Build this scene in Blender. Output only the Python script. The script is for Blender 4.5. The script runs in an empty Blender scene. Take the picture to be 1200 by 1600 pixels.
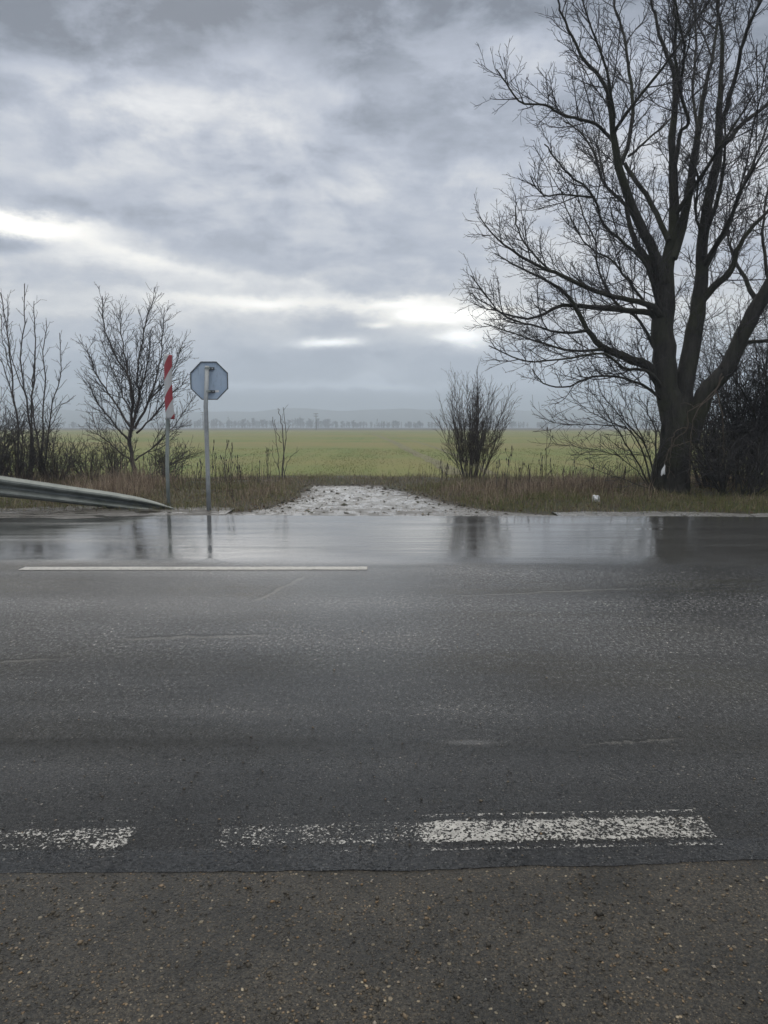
import bpy, bmesh, math, random
import numpy as np
from mathutils import Vector
R = math.radians
random.seed(7); rng = np.random.default_rng(7)
SC = bpy.context.scene
COL = SC.collection

# ------------------------------------------------------------------ camera
CAM_H, F_PX, PITCH = 1.3, 1109.0, R(6.84)
cam = bpy.data.cameras.new("camera"); cam_o = bpy.data.objects.new("camera", cam); COL.objects.link(cam_o)
cam_o.location = (0, 0, CAM_H); cam_o.rotation_euler = (R(90) - PITCH, 0, 0)
cam.sensor_fit = 'VERTICAL'; cam.sensor_height = 36; cam.lens = 36 * F_PX / 1600
cam.clip_start = 0.05; cam.clip_end = 6000
SC.camera = cam_o
SC.view_settings.view_transform = 'Standard'; SC.view_settings.look = 'None'
SC.view_settings.exposure = 0.17; SC.view_settings.gamma = 1.0
SC.view_settings.use_curve_mapping = False
SC.cycles.max_bounces = 6; SC.cycles.volume_bounces = 0; SC.cycles.use_denoising = True; SC.cycles.denoiser = 'OPENIMAGEDENOISE'; SC.cycles.denoising_input_passes = 'RGB_ALBEDO_NORMAL'
SC.cycles.transparent_max_bounces = 16

def ray(px, py):
    dx = (px - 600) / F_PX; dy = (800 - py) / F_PX
    return dx, math.cos(PITCH) + dy * math.sin(PITCH), -math.sin(PITCH) + dy * math.cos(PITCH)
def at(px, py, Y):
    x, y, z = ray(px, py); t = Y / y
    return (x * t, Y, CAM_H + z * t)
def gnd(px, py, z0=0.0):
    x, y, z = ray(px, py); t = (z0 - CAM_H) / z
    return (x * t, y * t, z0)
def azel(px, py):
    x, y, z = ray(px, py)
    return math.degrees(math.atan2(x, y)), math.degrees(math.atan2(z, math.hypot(x, y)))

# ------------------------------------------------------------------ node helper
class NT:
    def __init__(s, tree): s.t = tree; s.n = tree.nodes; s.l = tree.links
    def node(s, typ, **kw):
        n = s.n.new(typ)
        for k, v in kw.items(): setattr(n, k, v)
        return n
    def put(s, sock, v):
        if isinstance(v, bpy.types.NodeSocket): s.l.new(v, sock)
        elif v is not None: sock.default_value = v
    def m(s, op, a, b=None, c=None, clamp=False):
        n = s.node('ShaderNodeMath', operation=op, use_clamp=clamp)
        for i, v in enumerate((a, b, c)):
            if v is not None: s.put(n.inputs[i], v)
        return n.outputs[0]
    def vm(s, op, a, b=None):
        n = s.node('ShaderNodeVectorMath', operation=op)
        s.put(n.inputs[0], a)
        if b is not None: s.put(n.inputs[1], b)
        return n.outputs[0]
    def sep(s, v):
        n = s.node('ShaderNodeSeparateXYZ'); s.put(n.inputs[0], v); return n.outputs
    def comb(s, x, y, z):
        n = s.node('ShaderNodeCombineXYZ')
        for i, v in enumerate((x, y, z)): s.put(n.inputs[i], v)
        return n.outputs[0]
    def noise(s, vec, scale=1, detail=4, rough=.5, dist=0, col=False):
        n = s.node('ShaderNodeTexNoise'); s.put(n.inputs['Vector'], vec)
        n.inputs['Scale'].default_value = scale; n.inputs['Detail'].default_value = detail
        n.inputs['Roughness'].default_value = rough; n.inputs['Distortion'].default_value = dist
        return n.outputs['Color' if col else 'Fac']
    def vor(s, vec, scale, feature='F1', rnd=1):
        n = s.node('ShaderNodeTexVoronoi', feature=feature); s.put(n.inputs['Vector'], vec)
        n.inputs['Scale'].default_value = scale; n.inputs['Randomness'].default_value = rnd
        return n.outputs
    def rng(s, v, a, b, c=0., d=1., smooth=False):
        n = s.node('ShaderNodeMapRange', interpolation_type='SMOOTHSTEP' if smooth else 'LINEAR')
        s.put(n.inputs[0], v)
        for i, k in enumerate((a, b, c, d)): s.put(n.inputs[i + 1], k)
        return n.outputs[0]
    def ramp(s, v, stops):
        n = s.node('ShaderNodeValToRGB'); s.put(n.inputs[0], v); e = n.color_ramp.elements
        while len(e) < len(stops): e.new(.5)
        for k, (p, c) in zip(e, stops):
            k.position = p; k.color = (*c, 1) if len(c) == 3 else c
        return n.outputs[0]
    def mix(s, f, a, b, mode='MIX'):
        n = s.node('ShaderNodeMix', data_type='RGBA', blend_type=mode)
        s.put(n.inputs[0], f)
        for i, v in ((6, a), (7, b)):
            if isinstance(v, tuple) and len(v) == 3: v = (*v, 1)
            s.put(n.inputs[i], v)
        return n.outputs[2]
    def bump(s, h, strength=.5, dist=.01, normal=None):
        n = s.node('ShaderNodeBump'); s.put(n.inputs['Height'], h)
        s.put(n.inputs['Strength'], strength); s.put(n.inputs['Distance'], dist)
        if normal is not None: s.put(n.inputs['Normal'], normal)
        return n.outputs[0]

# ------------------------------------------------------------------ world: Nishita sky behind a broken overcast cloud deck
SUN_AZ, SUN_EL = -14, 30
wd = bpy.data.worlds.new("World"); SC.world = wd; wd.use_nodes = True
w = NT(wd.node_tree); w.n.clear()
tc = w.node('ShaderNodeTexCoord'); D = tc.outputs['Generated']
dx, dy, dz = w.sep(D)
el = w.m('MULTIPLY', w.m('ARCSINE', dz), 180 / math.pi)
az = w.m('MULTIPLY', w.m('ARCTAN2', dx, dy), 180 / math.pi)
# coordinates on a flat cloud layer, so the clouds shrink towards the horizon
den = w.m('ADD', w.m('MAXIMUM', dz, 0.0), .10)
lay = w.comb(w.m('DIVIDE', dx, den), w.m('DIVIDE', dy, den), 0)
ang = w.comb(w.m('MULTIPLY', az, .040), w.m('MULTIPLY', el, .075), 0)
nw1 = w.m('SUBTRACT', w.noise(ang, 2.2, 8, .66), .5)
nw2 = w.m('SUBTRACT', w.noise(w.vm('ADD', ang, (7.3, 2.1, 0)), 2.6, 8, .66), .5)
nw3 = w.m('SUBTRACT', w.noise(w.vm('MULTIPLY', ang, (1, 1.15, 1)), 4.5, 9, .62), .5)
lump = w.m('SUBTRACT', w.rng(w.noise(w.vm('ADD', ang, (3.1, 9.2, 0)), 3.0, 9, .6, .25), .40, .60, smooth=True), .5)
az_w = w.m('ADD', az, w.m('MULTIPLY', nw1, 18)); el_w = w.m('ADD', el, w.m('ADD', w.m('MULTIPLY', nw2, 5.5), w.m('MULTIPLY', nw3, 2.4)))
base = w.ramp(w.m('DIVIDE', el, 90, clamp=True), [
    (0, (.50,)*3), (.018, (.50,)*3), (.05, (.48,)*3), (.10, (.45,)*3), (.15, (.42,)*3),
    (.22, (.40,)*3), (.27, (.315,)*3), (.32, (.215,)*3), (.40, (.26,)*3), (.50, (.85,)*3), (.64, (1.55,)*3), (1, (1.55,)*3)])  # unseen sky overhead is brightened to light the ground
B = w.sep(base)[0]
def blob(px, py, sx, sy, amp, warp=1.0):
    """one cloud feature: direction (az, el), angular half sizes, brightness"""
    global B
    a0, e0 = azel(px, py); k = math.degrees(1 / F_PX)
    mx = lambda p, q: q if warp == 1 else p if warp == 0 else w.m('ADD', p, w.m('MULTIPLY', w.m('SUBTRACT', q, p), warp))
    u = w.m('DIVIDE', w.m('SUBTRACT', mx(az, az_w), a0), sx * k)
    v = w.m('DIVIDE', w.m('SUBTRACT', mx(el, el_w), e0), sy * k)
    g = w.m('EXPONENT', w.m('MULTIPLY', w.m('ADD', w.m('MULTIPLY', u, u), w.m('MULTIPLY', v, v)), -1))
    B = w.m('ADD', B, w.m('MULTIPLY', g, amp))
blob(280, 165, 150, 40, .22)
blob(620, 560, 160, 16, -.04)
blob(560, 290, 60, 30, .07)
blob(700, 110, 200, 40, .06)
blob(30, 348, 75, 11, .6, .5)
blob(110, 366, 90, 16, .26, .5)
blob(140, 398, 150, 17, .20, .6)
blob(22, 380, 48, 13, -.34, .4)
blob(330, 420, 160, 25, .06)
blob(250, 478, 260, 15, .14)
blob(560, 470, 150, 12, .16)
blob(690, 492, 75, 13, .75, .45)
blob(728, 524, 46, 11, .75, .4)
blob(512, 536, 40, 7, .8, .3)
blob(590, 508, 22, 5, .4, .3)
blob(640, 468, 70, 9, .35, .5)
blob(400, 474, 130, 9, .3, .5)
blob(560, 606, 120, 5, .2, .3)
blob(300, 600, 160, 6, .15, .3)
blob(500, 505, 130, 22, -.05)
blob(540, 560, 280, 26, -.05)
blob(150, 560, 220, 25, -.05)
blob(560, 604, 300, 7, .10)
blob(560, 630, 600, 12, -.08, 0)
blob(900, 300, 260, 160, .05)
blob(440, 40, 500, 50, -.07)
blob(620, 200, 130, 50, -.05)
blob(170, 315, 220, 26, -.10)
blob(420, 400, 200, 20, -.04)
blob(100, 90, 160, 30, -.05)
blob(840, 70, 60, 40, .12)
# ragged lower edge of the high cloud deck: brighter air just below it
l0, l1 = azel(0, 338), azel(600, 462); sl_ = (l1[1] - l0[1]) / (l1[0] - l0[0])
line = w.m('ADD', w.m('MULTIPLY', w.m('SUBTRACT', w.m('MINIMUM', az, 6), l0[0]), sl_), l0[1])
below = w.m('SUBTRACT', line, w.m('ADD', el, w.m('ADD', w.m('MULTIPLY', nw2, 2.6), w.m('MULTIPLY', nw3, 2.2))))
rim = w.m('MULTIPLY', w.rng(below, -.25, .45, smooth=True), w.m('EXPONENT', w.m('MULTIPLY', w.m('MAXIMUM', below, 0), -.55)))
rim = w.m('MULTIPLY', rim, w.m('MULTIPLY', w.rng(az, -60, -24, .3, 1), w.rng(az, 14, 40, 1, .3)))
B = w.m('ADD', B, w.m('MULTIPLY', rim, .19))
nl = w.m('SUBTRACT', w.noise(lay, 1.1, 8, .56, .4), .5)
ns = w.m('SUBTRACT', w.noise(w.vm('MULTIPLY', lay, (1, 1.6, 1)), 3.2, 8, .6, .3), .5)
amp = w.rng(el, 2, 9, .35, 1); hi = w.rng(el, 7, 18, .15, 1)
B = w.m('ADD', B, w.m('MULTIPLY', amp, w.m('ADD', w.m('MULTIPLY', hi, w.m('ADD', w.m('MULTIPLY', nl, .26), w.m('MULTIPLY', ns, .24))), w.m('ADD', w.m('MULTIPLY', nw3, .30), w.m('MULTIPLY', lump, .12)))))
B = w.m('MAXIMUM', B, .16)
tint = w.ramp(B, [(.20, (.84, .945, 1.16)), (.38, (.885, .96, 1.13)), (.52, (.96, .985, 1.04)), (.8, (1.02, 1.0, .95))])
blue = w.mix(w.rng(el, 1, 8, 1, 0), tint, (.80, .95, 1.2))
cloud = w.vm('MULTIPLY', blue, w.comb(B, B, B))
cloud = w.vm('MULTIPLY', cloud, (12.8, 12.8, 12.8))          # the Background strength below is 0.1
sky = w.node('ShaderNodeTexSky', sky_type='NISHITA', sun_disc=False)
sky.sun_elevation = R(SUN_EL); sky.sun_rotation = R(SUN_AZ); sky.dust_density = 1.0
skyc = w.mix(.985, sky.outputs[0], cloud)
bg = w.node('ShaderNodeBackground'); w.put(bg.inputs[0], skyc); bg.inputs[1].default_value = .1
wo = w.node('ShaderNodeOutputWorld'); w.l.new(bg.outputs[0], wo.inputs[0])
wd.cycles.sampling_method = 'MANUAL'; wd.cycles.sample_map_resolution = 1024

# ------------------------------------------------------------------ sun behind the clouds
sun = bpy.data.lights.new("sun", 'SUN'); sun.energy = .5; sun.angle = R(40); sun.color = (1, .96, .9)
sun_o = bpy.data.objects.new("sun", sun); COL.objects.link(sun_o)
sd = Vector((math.sin(R(SUN_AZ)) * math.cos(R(SUN_EL)), math.cos(R(SUN_AZ)) * math.cos(R(SUN_EL)), math.sin(R(SUN_EL))))
sun_o.rotation_euler = (-sd).to_track_quat('-Z', 'Y').to_euler()

# ------------------------------------------------------------------ helpers
def tag(o, label, cat, group=None, kind=None):
    o['label'] = label; o['category'] = cat
    if group: o['group'] = group
    if kind: o['kind'] = kind
    return o
def empty(name, loc, label, cat, group=None):
    o = bpy.data.objects.new(name, None); COL.objects.link(o); o.location = loc; o.empty_display_size = .2
    return tag(o, label, cat, group)
def link(name, me, mat, parent=None, smooth=False):
    o = bpy.data.objects.new(name, me); COL.objects.link(o)
    if mat: me.materials.append(mat)
    if smooth: me.shade_smooth()
    else: me.shade_flat()
    if parent:
        o.parent = parent
        o.matrix_parent_inverse.identity()
    return o
def mesh(name, V, F, mat, parent=None, smooth=False, origin=None):
    """V in world coordinates; when a parent is given they are made relative to it"""
    V = np.asarray(V, float)
    off = np.array(parent.location if parent else (origin or (0, 0, 0)), float)
    me = bpy.data.meshes.new(name)
    if isinstance(F, np.ndarray):
        k = F.shape[1]; n = len(F)
        me.vertices.add(len(V)); me.vertices.foreach_set('co', (V - off).astype(np.float32).ravel())
        me.loops.add(n * k); me.loops.foreach_set('vertex_index', F.astype(np.int32).ravel())
        me.polygons.add(n); me.polygons.foreach_set('loop_start', np.arange(0, n * k, k, dtype=np.int32))
        me.update(calc_edges=True); me.validate()
    else:
        me.from_pydata([tuple(v) for v in V - off], [], F); me.update()
    o = link(name, me, mat, parent, smooth)
    if origin and not parent: o.location = origin
    return o
def grid(X, Y, Z):
    """quad grid from 2-D arrays"""
    r, c = X.shape
    V = np.stack([X, Y, Z], -1).reshape(-1, 3)
    i = np.arange(r * c).reshape(r, c)
    F = np.stack([i[:-1, :-1], i[:-1, 1:], i[1:, 1:], i[1:, :-1]], -1).reshape(-1, 4)
    n = np.cross(V[F[:, 1]] - V[F[:, 0]], V[F[:, 3]] - V[F[:, 0]]).sum(0)
    return V, (F if n[2] >= 0 else F[:, ::-1])      # faces look up
_perm = rng.random((256, 256))
def vnoise(x, y):
    x = np.asarray(x, float); y = np.asarray(y, float)
    xi = np.floor(x).astype(int); yi = np.floor(y).astype(int); u = x - xi; v = y - yi
    u = u * u * (3 - 2 * u); v = v * v * (3 - 2 * v)
    g = lambda a, b: _perm[a % 256, b % 256]
    return (g(xi, yi) * (1 - u) + g(xi + 1, yi) * u) * (1 - v) + (g(xi, yi + 1) * (1 - u) + g(xi + 1, yi + 1) * u) * v
def fb(x, y, o=4):
    s = 0; a = .5
    for k in range(o): s = s + a * vnoise(np.asarray(x) * 2 ** k + 17 * k, np.asarray(y) * 2 ** k + 9 * k); a *= .5
    return s

class Wood:
    """collects tapering branches; build() turns them into one mesh"""
    def __init__(s): s.b = []
    def add(s, pts, rad, sides=4): s.b.append((pts, rad, sides))
    def build(s, name, mat, parent, smooth=True):
        groups = {}
        for p, r, k in s.b: groups.setdefault((len(p), k), []).append((p, r))
        Vs, Fs, base_ = [], [], 0
        for (n, k), lst in groups.items():
            P = np.array([a for a, _ in lst], float); RR = np.array([b for _, b in lst], float)
            T = np.gradient(P, axis=1); T /= np.linalg.norm(T, axis=2, keepdims=True) + 1e-9
            ref = T.mean(1); ref /= np.linalg.norm(ref, axis=1, keepdims=True) + 1e-9
            h = np.where(np.abs(ref[:, 2:3]) < .8, np.array([[0, 0, 1.]]), np.array([[1., 0, 0]]))
            U = np.cross(h[:, None, :], T); U /= np.linalg.norm(U, axis=2, keepdims=True) + 1e-9
            W = np.cross(T, U)
            a = np.arange(k) * 2 * math.pi / k
            ring = (P[:, :, None, :] + RR[:, :, None, None] * (U[:, :, None, :] * np.cos(a)[None, None, :, None] + W[:, :, None, :] * np.sin(a)[None, None, :, None]))
            m = len(lst); V = ring.reshape(-1, 3)
            idx = np.arange(m * n * k).reshape(m, n, k)
            nx = np.roll(idx, -1, 2)
            F = np.stack([idx[:, :-1], nx[:, :-1], nx[:, 1:], idx[:, 1:]], -1).reshape(-1, 4)
            Vs.append(V); Fs.append(F + base_); base_ += len(V)
        return mesh(name, np.concatenate(Vs), np.concatenate(Fs), mat, parent, smooth)

def cat_rom(pts, n):
    P = np.array(pts, float)
    if len(P) == 2: P = np.array([P[0], (P[0] + P[1]) / 2, P[1]])
    Q = np.vstack([2 * P[0] - P[1], P, 2 * P[-1] - P[-2]])
    out = []
    for t in np.linspace(0, len(P) - 1 - 1e-6, n):
        i = int(t); u = t - i; a, b, c, d = Q[i:i + 4]
        out.append(.5 * (2 * b + (c - a) * u + (2 * a - 5 * b + 4 * c - d) * u * u + (3 * b - a - 3 * c + d) * u ** 3))
    return np.array(out)
def nrm(v):
    l = math.sqrt(v[0] ** 2 + v[1] ** 2 + v[2] ** 2) + 1e-9
    return (v[0] / l, v[1] / l, v[2] / l)
def grow(P, RAD, lvl, spec, out, rnd, axis=None):
    """put side twigs of spec[lvl] along the branch P and recurse"""
    if lvl >= len(spec): return
    S = spec[lvl]; n = len(P)
    seg = [math.dist(P[i], P[i + 1]) for i in range(n - 1)]; L = sum(seg)
    if L < .02: return
    s = L * S.get('start', .15) + rnd.random() * S['gap']; phi = rnd.random() * 6.28
    while s < L * .985:
        a = 0; i = 0
        while i < n - 2 and a + seg[i] < s: a += seg[i]; i += 1
        u = min(1, (s - a) / (seg[i] + 1e-9)); f = s / L
        p = tuple(P[i][k] * (1 - u) + P[i + 1][k] * u for k in range(3)); r = RAD[i] * (1 - u) + RAD[i + 1] * u
        T = nrm([P[i + 1][k] - P[i][k] for k in range(3)])
        h = (0, 0, 1) if abs(T[2]) < .9 else (1, 0, 0)
        U = nrm((h[1] * T[2] - h[2] * T[1], h[2] * T[0] - h[0] * T[2], h[0] * T[1] - h[1] * T[0]))
        W = (T[1] * U[2] - T[2] * U[1], T[2] * U[0] - T[0] * U[2], T[0] * U[1] - T[1] * U[0])
        phi += 2.4 + rnd.uniform(-.6, .6); th = R(rnd.uniform(*S['ang']))
        d = [T[k] * math.cos(th) + math.sin(th) * (U[k] * math.cos(phi) + W[k] * math.sin(phi)) for k in range(3)]
        if axis is not None:
            d = [d[0] + axis[2] * (p[0] - axis[0]), d[1] + axis[2] * (p[1] - axis[1]), d[2]]
        d = nrm(d)
        ln = S['len'] * rnd.uniform(.45, 1.15) * (1 - S.get('taper', .5) * f)
        if ln > .03:
            k = S['n']; st = ln / (k - 1); q = p; pts = [p]
            for j in range(k - 1):
                wg = S['wig']
                d = nrm((d[0] + rnd.gauss(0, wg), d[1] + rnd.gauss(0, wg), d[2] + rnd.gauss(0, wg) + S['up']))
                q = (q[0] + d[0] * st, q[1] + d[1] * st, q[2] + d[2] * st); pts.append(q)
            r0 = min(r * .72, S['r'] * (.5 + .5 * ln / S['len'])); r1 = min(r0, S['rt'])
            rad = [r0 + (r1 - r0) * j / (k - 1) for j in range(k)]
            out.add(pts, rad, S.get('sides', 3))
            grow(pts, rad, lvl + 1, spec, out, rnd, axis)
        s += S['gap'] * rnd.uniform(.6, 1.5)

def blades(name, P, H, Wd, lean, mat, label, cat, segs=2):
    """one object of many bent leaf blades standing on the points P"""
    N = len(P); a = rng.random(N) * 6.283; b = rng.random(N) * 6.283
    side = np.stack([np.cos(a), np.sin(a), 0 * a], 1); bd = np.stack([np.cos(b), np.sin(b), 0 * b], 1)
    H = np.broadcast_to(H, N)[:, None]; Wd = np.broadcast_to(Wd, N)[:, None]; ln = (np.abs(rng.normal(0, 1, N)) * lean)[:, None]
    up = np.array([[0, 0, 1.]])
    m = P + up * H * .55 + bd * H * ln * .3; t = P + up * H * (1 - .35 * np.minimum(ln, 1.5)) + bd * H * ln
    V = np.stack([P - side * Wd, P + side * Wd, m - side * Wd * .75, m + side * Wd * .75, t - side * Wd * .12, t + side * Wd * .12], 1).reshape(-1, 3)
    o = np.arange(N)[:, None] * 6
    F = np.concatenate([o + np.array([[0, 1, 3, 2]]), o + np.array([[2, 3, 5, 4]])])
    ob = mesh(name, V, F, mat); tag(ob, label, cat, kind='stuff'); return ob

# ------------------------------------------------------------------ materials
def new_mat(name):
    m = bpy.data.materials.new(name); m.use_nodes = True; t = NT(m.node_tree); t.n.clear()
    o = t.node('ShaderNodeOutputMaterial'); b = t.node('ShaderNodeBsdfPrincipled'); t.l.new(b.outputs[0], o.inputs[0])
    return m, t, b, o
def bset(t, b, **kw):
    for k, v in kw.items():
        if isinstance(v, tuple) and len(v) == 3 and k != 'Normal': v = (*v, 1)
        t.put(b.inputs[k.replace('_', ' ')], v)
def pos(t): return t.node('ShaderNodeNewGeometry').outputs['Position']
def objc(t): return t.node('ShaderNodeTexCoord').outputs['Object']
def island(t): return t.node('ShaderNodeNewGeometry').outputs['Random Per Island']

def mat_road():
    m, t, b, o = new_mat('wet_asphalt'); P = pos(t); x, y, z = t.sep(P)
    wpv = t.vm('ADD', P, t.vm('MULTIPLY', t.noise(P, 45, 2, .5, col=True), (.014, .014, 0)))
    v = t.vor(wpv, 66); v2 = t.vor(wpv, 40)
    stone = t.sep(v['Color'])[0]; stone2 = t.sep(v2['Color'])[1]
    big = t.noise(P, .9, 5, .6); mid = t.noise(P, 6, 4, .6)
    fine = t.noise(P, 110, 4, .65)
    vs = t.vor(wpv, 130); sd = t.sep(vs['Color'])
    c = t.ramp(fine, [(.36, (.005, .005, .0055)), (.5, (.022, .0225, .0235)), (.64, (.065, .066, .068))])
    d1 = t.m('MULTIPLY', t.rng(v['Distance'], .42, .26, 0, 1), t.rng(stone, .35, .45))
    d2 = t.m('MULTIPLY', t.rng(vs['Distance'], .45, .28, 0, 1), t.rng(sd[0], .45, .55))
    c = t.mix(t.m('MULTIPLY', d2, .8), c, t.ramp(sd[1], [(0, (.010, .010, .010)), (.5, (.06, .06, .061)), (.9, (.13, .128, .122)), (1, (.24, .23, .21))]))
    c = t.mix(t.m('MULTIPLY', d1, .8), c, t.ramp(t.sep(v['Color'])[1], [(0, (.006, .006, .0065)), (.5, (.045, .045, .046)), (.85, (.10, .098, .094)), (.97, (.16, .15, .135)), (1, (.3, .28, .25))]))
    grain = t.noise(t.vm('MULTIPLY', P, (1, .55, 1)), 48, 4, .7)
    c = t.mix(t.rng(y, 2.4, 4.0, .0, 1), c, t.mix(1, c, t.ramp(grain, [(.36, (.2, .2, .2)), (.5, (1, 1, 1)), (.64, (3.2, 3.2, 3.2))]), 'MULTIPLY'))  # glints of the wet grain painted into the colour, stronger with distance
    c = t.mix(1, c, t.ramp(big, [(.3, (.42, .43, .45)), (.7, (1.25, 1.25, 1.24))]), 'MULTIPLY')
    band = t.noise(t.vm('MULTIPLY', P, (.05, 1.5, 1)), 1, 4, .55)
    c = t.mix(1, c, t.ramp(band, [(.35, (.7, .7, .7)), (.65, (1.3, 1.28, 1.25))]), 'MULTIPLY')
    # film of standing water on the far lane
    edge = t.m('ADD', y, t.m('MULTIPLY', t.m('SUBTRACT', t.noise(P, .8, 4, .6), .5), .35))
    edge = t.m('ADD', edge, t.m('MULTIPLY', x, .012))
    edge = t.m('ADD', edge, t.m('MULTIPLY', t.m('SUBTRACT', t.noise(t.vm('MULTIPLY', P, (.12, 3.0, 1)), 1, 5, .6), .5), 1.5))
    film = t.rng(edge, 6.1, 7.3, smooth=True)
    st = t.noise(t.vm('MULTIPLY', P, (.10, 2.6, 1)), 1, 5, .55)          # long streaks along the wheel tracks
    st2 = t.noise(t.vm('MULTIPLY', P, (.35, 9, 1)), 1, 4, .6)
    rf = t.rng(st, .38, .62, .02, .15)
    rf = t.m('ADD', rf, t.rng(st2, .45, .7, 0, .08))
    wet = t.rng(t.m('ADD', t.m('MULTIPLY', t.noise(t.vm('MULTIPLY', P, (.45, 1.1, 1)), 1, 5, .6), .5), t.m('MULTIPLY', band, .5)), .40, .58, .045, .24)
    pud = t.noise(t.vm('MULTIPLY', P, (1.2, 4.5, 1)), 1.1, 5, .62)
    pc = gnd(738, 1160); ex_ = t.m('DIVIDE', t.m('SUBTRACT', x, pc[0]), .16); ey_ = t.m('DIVIDE', t.m('SUBTRACT', y, pc[1]), .035)
    pd = t.m('ADD', t.m('ADD', t.m('MULTIPLY', ex_, ex_), t.m('MULTIPLY', ey_, ey_)), t.m('MULTIPLY', t.m('SUBTRACT', pud, .5), 3))
    pmask = t.m('MULTIPLY', t.rng(pd, .3, 1.2, .75, 0, smooth=True), t.rng(y, 2.4, 2.8))
    rough = t.m('ADD', t.m('MULTIPLY', wet, t.m('SUBTRACT', 1, film)), t.m('MULTIPLY', rf, film))
    rough = t.m('ADD', t.m('MULTIPLY', rough, t.m('SUBTRACT', 1, pmask)), t.m('MULTIPLY', pmask, .10))
    dry = t.m('SUBTRACT', 1, film)
    gr = t.m('ADD', t.m('MULTIPLY', d1, .7), t.m('ADD', t.m('MULTIPLY', d2, .4), t.m('MULTIPLY', fine, .9)))
    gr = t.m('ADD', gr, t.m('MULTIPLY', grain, t.rng(y, 2.4, 4.5, .6, 2.6)))
    gr = t.m('ADD', gr, t.m('MULTIPLY', mid, .8))
    g_s = t.m('MULTIPLY', t.m('ADD', t.m('MULTIPLY', dry, t.rng(y, 2, 5, 1.0, .30)), .012), t.m('SUBTRACT', 1, t.m('MULTIPLY', pmask, .85)))
    n1 = t.bump(gr, g_s, .016)
    rip = t.noise(t.vm('MULTIPLY', P, (1.0, 5.0, 1)), 1.0, 3, .5)
    n2 = t.bump(rip, t.m('MULTIPLY', film, .24), .012, n1)
    n3 = t.bump(t.noise(P, 14, 3, .5), t.m('MULTIPLY', film, .15), .004, n2)
    # hairline cracks in the near lane
    wp = t.vm('ADD', P, t.vm('MULTIPLY', t.noise(P, 2.2, 5, .65, col=True), (.9, .9, 0)))
    ce = t.vor(wp, .42, 'DISTANCE_TO_EDGE')['Distance']
    cm = t.m('MULTIPLY', t.rng(ce, .0, .008, 1, 0), t.rng(t.noise(P, .55, 2), .5, .6))
    c = t.mix(t.m('MULTIPLY', cm, .8), c, (.008, .008, .008))
    # two open cracks and an old joint
    lw = t.m('MULTIPLY', t.m('SUBTRACT', t.noise(P, 3.5, 6, .7), .5), .22)
    for (pa, pb, half) in (((180, 996), (440, 989), .024), ((-60, 1036), (110, 1026), .020), ((385, 942), (475, 898), .022), ((900, 1165), (1080, 1150), .009), ((700, 930), (1000, 918), .018)):
        A_, B_ = gnd(*pa), gnd(*pb); L_ = math.hypot(B_[0] - A_[0], B_[1] - A_[1]); ux, uy = (B_[0] - A_[0]) / L_, (B_[1] - A_[1]) / L_
        rx, ry = t.m('SUBTRACT', x, A_[0]), t.m('SUBTRACT', y, A_[1])
        al = t.m('ADD', t.m('MULTIPLY', rx, ux), t.m('MULTIPLY', ry, uy)); ac = t.m('ADD', t.m('SUBTRACT', t.m('MULTIPLY', ry, ux), t.m('MULTIPLY', rx, uy)), lw)
        on = t.m('MULTIPLY', t.rng(al, 0, .15), t.rng(al, L_ - .15, L_, 1, 0))
        cr_ = t.m('MULTIPLY', on, t.rng(t.m('ABSOLUTE', ac), half * .5, half, 1, 0)); lip = t.m('MULTIPLY', on, t.rng(t.m('ABSOLUTE', t.m('ADD', ac, half * 1.8)), half * .6, half * 1.3, 1, 0))
        c = t.mix(t.m('MULTIPLY', lip, .6), c, (.11, .105, .095)); c = t.mix(cr_, c, (.004, .004, .004))
    jy = gnd(400, 1160)[1]
    c = t.mix(t.m('MULTIPLY', t.rng(t.m('ABSOLUTE', t.m('ADD', t.m('SUBTRACT', y, jy), t.m('MULTIPLY', lw, .2))), .02, .06, 1, 0), t.rng(x, .1, -.3, 0, .7)), c, (.006, .006, .0065))
    c = t.mix(film, c, t.mix(st, (.035, .036, .036), (.07, .07, .068)))      # silty water, base colour lifted to stand in for sky reflection
    bset(t, b, Base_Color=c, Roughness=rough, Normal=n3, IOR=t.rng(film, 0, 1, 1.5, 1.7))
    return m
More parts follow.
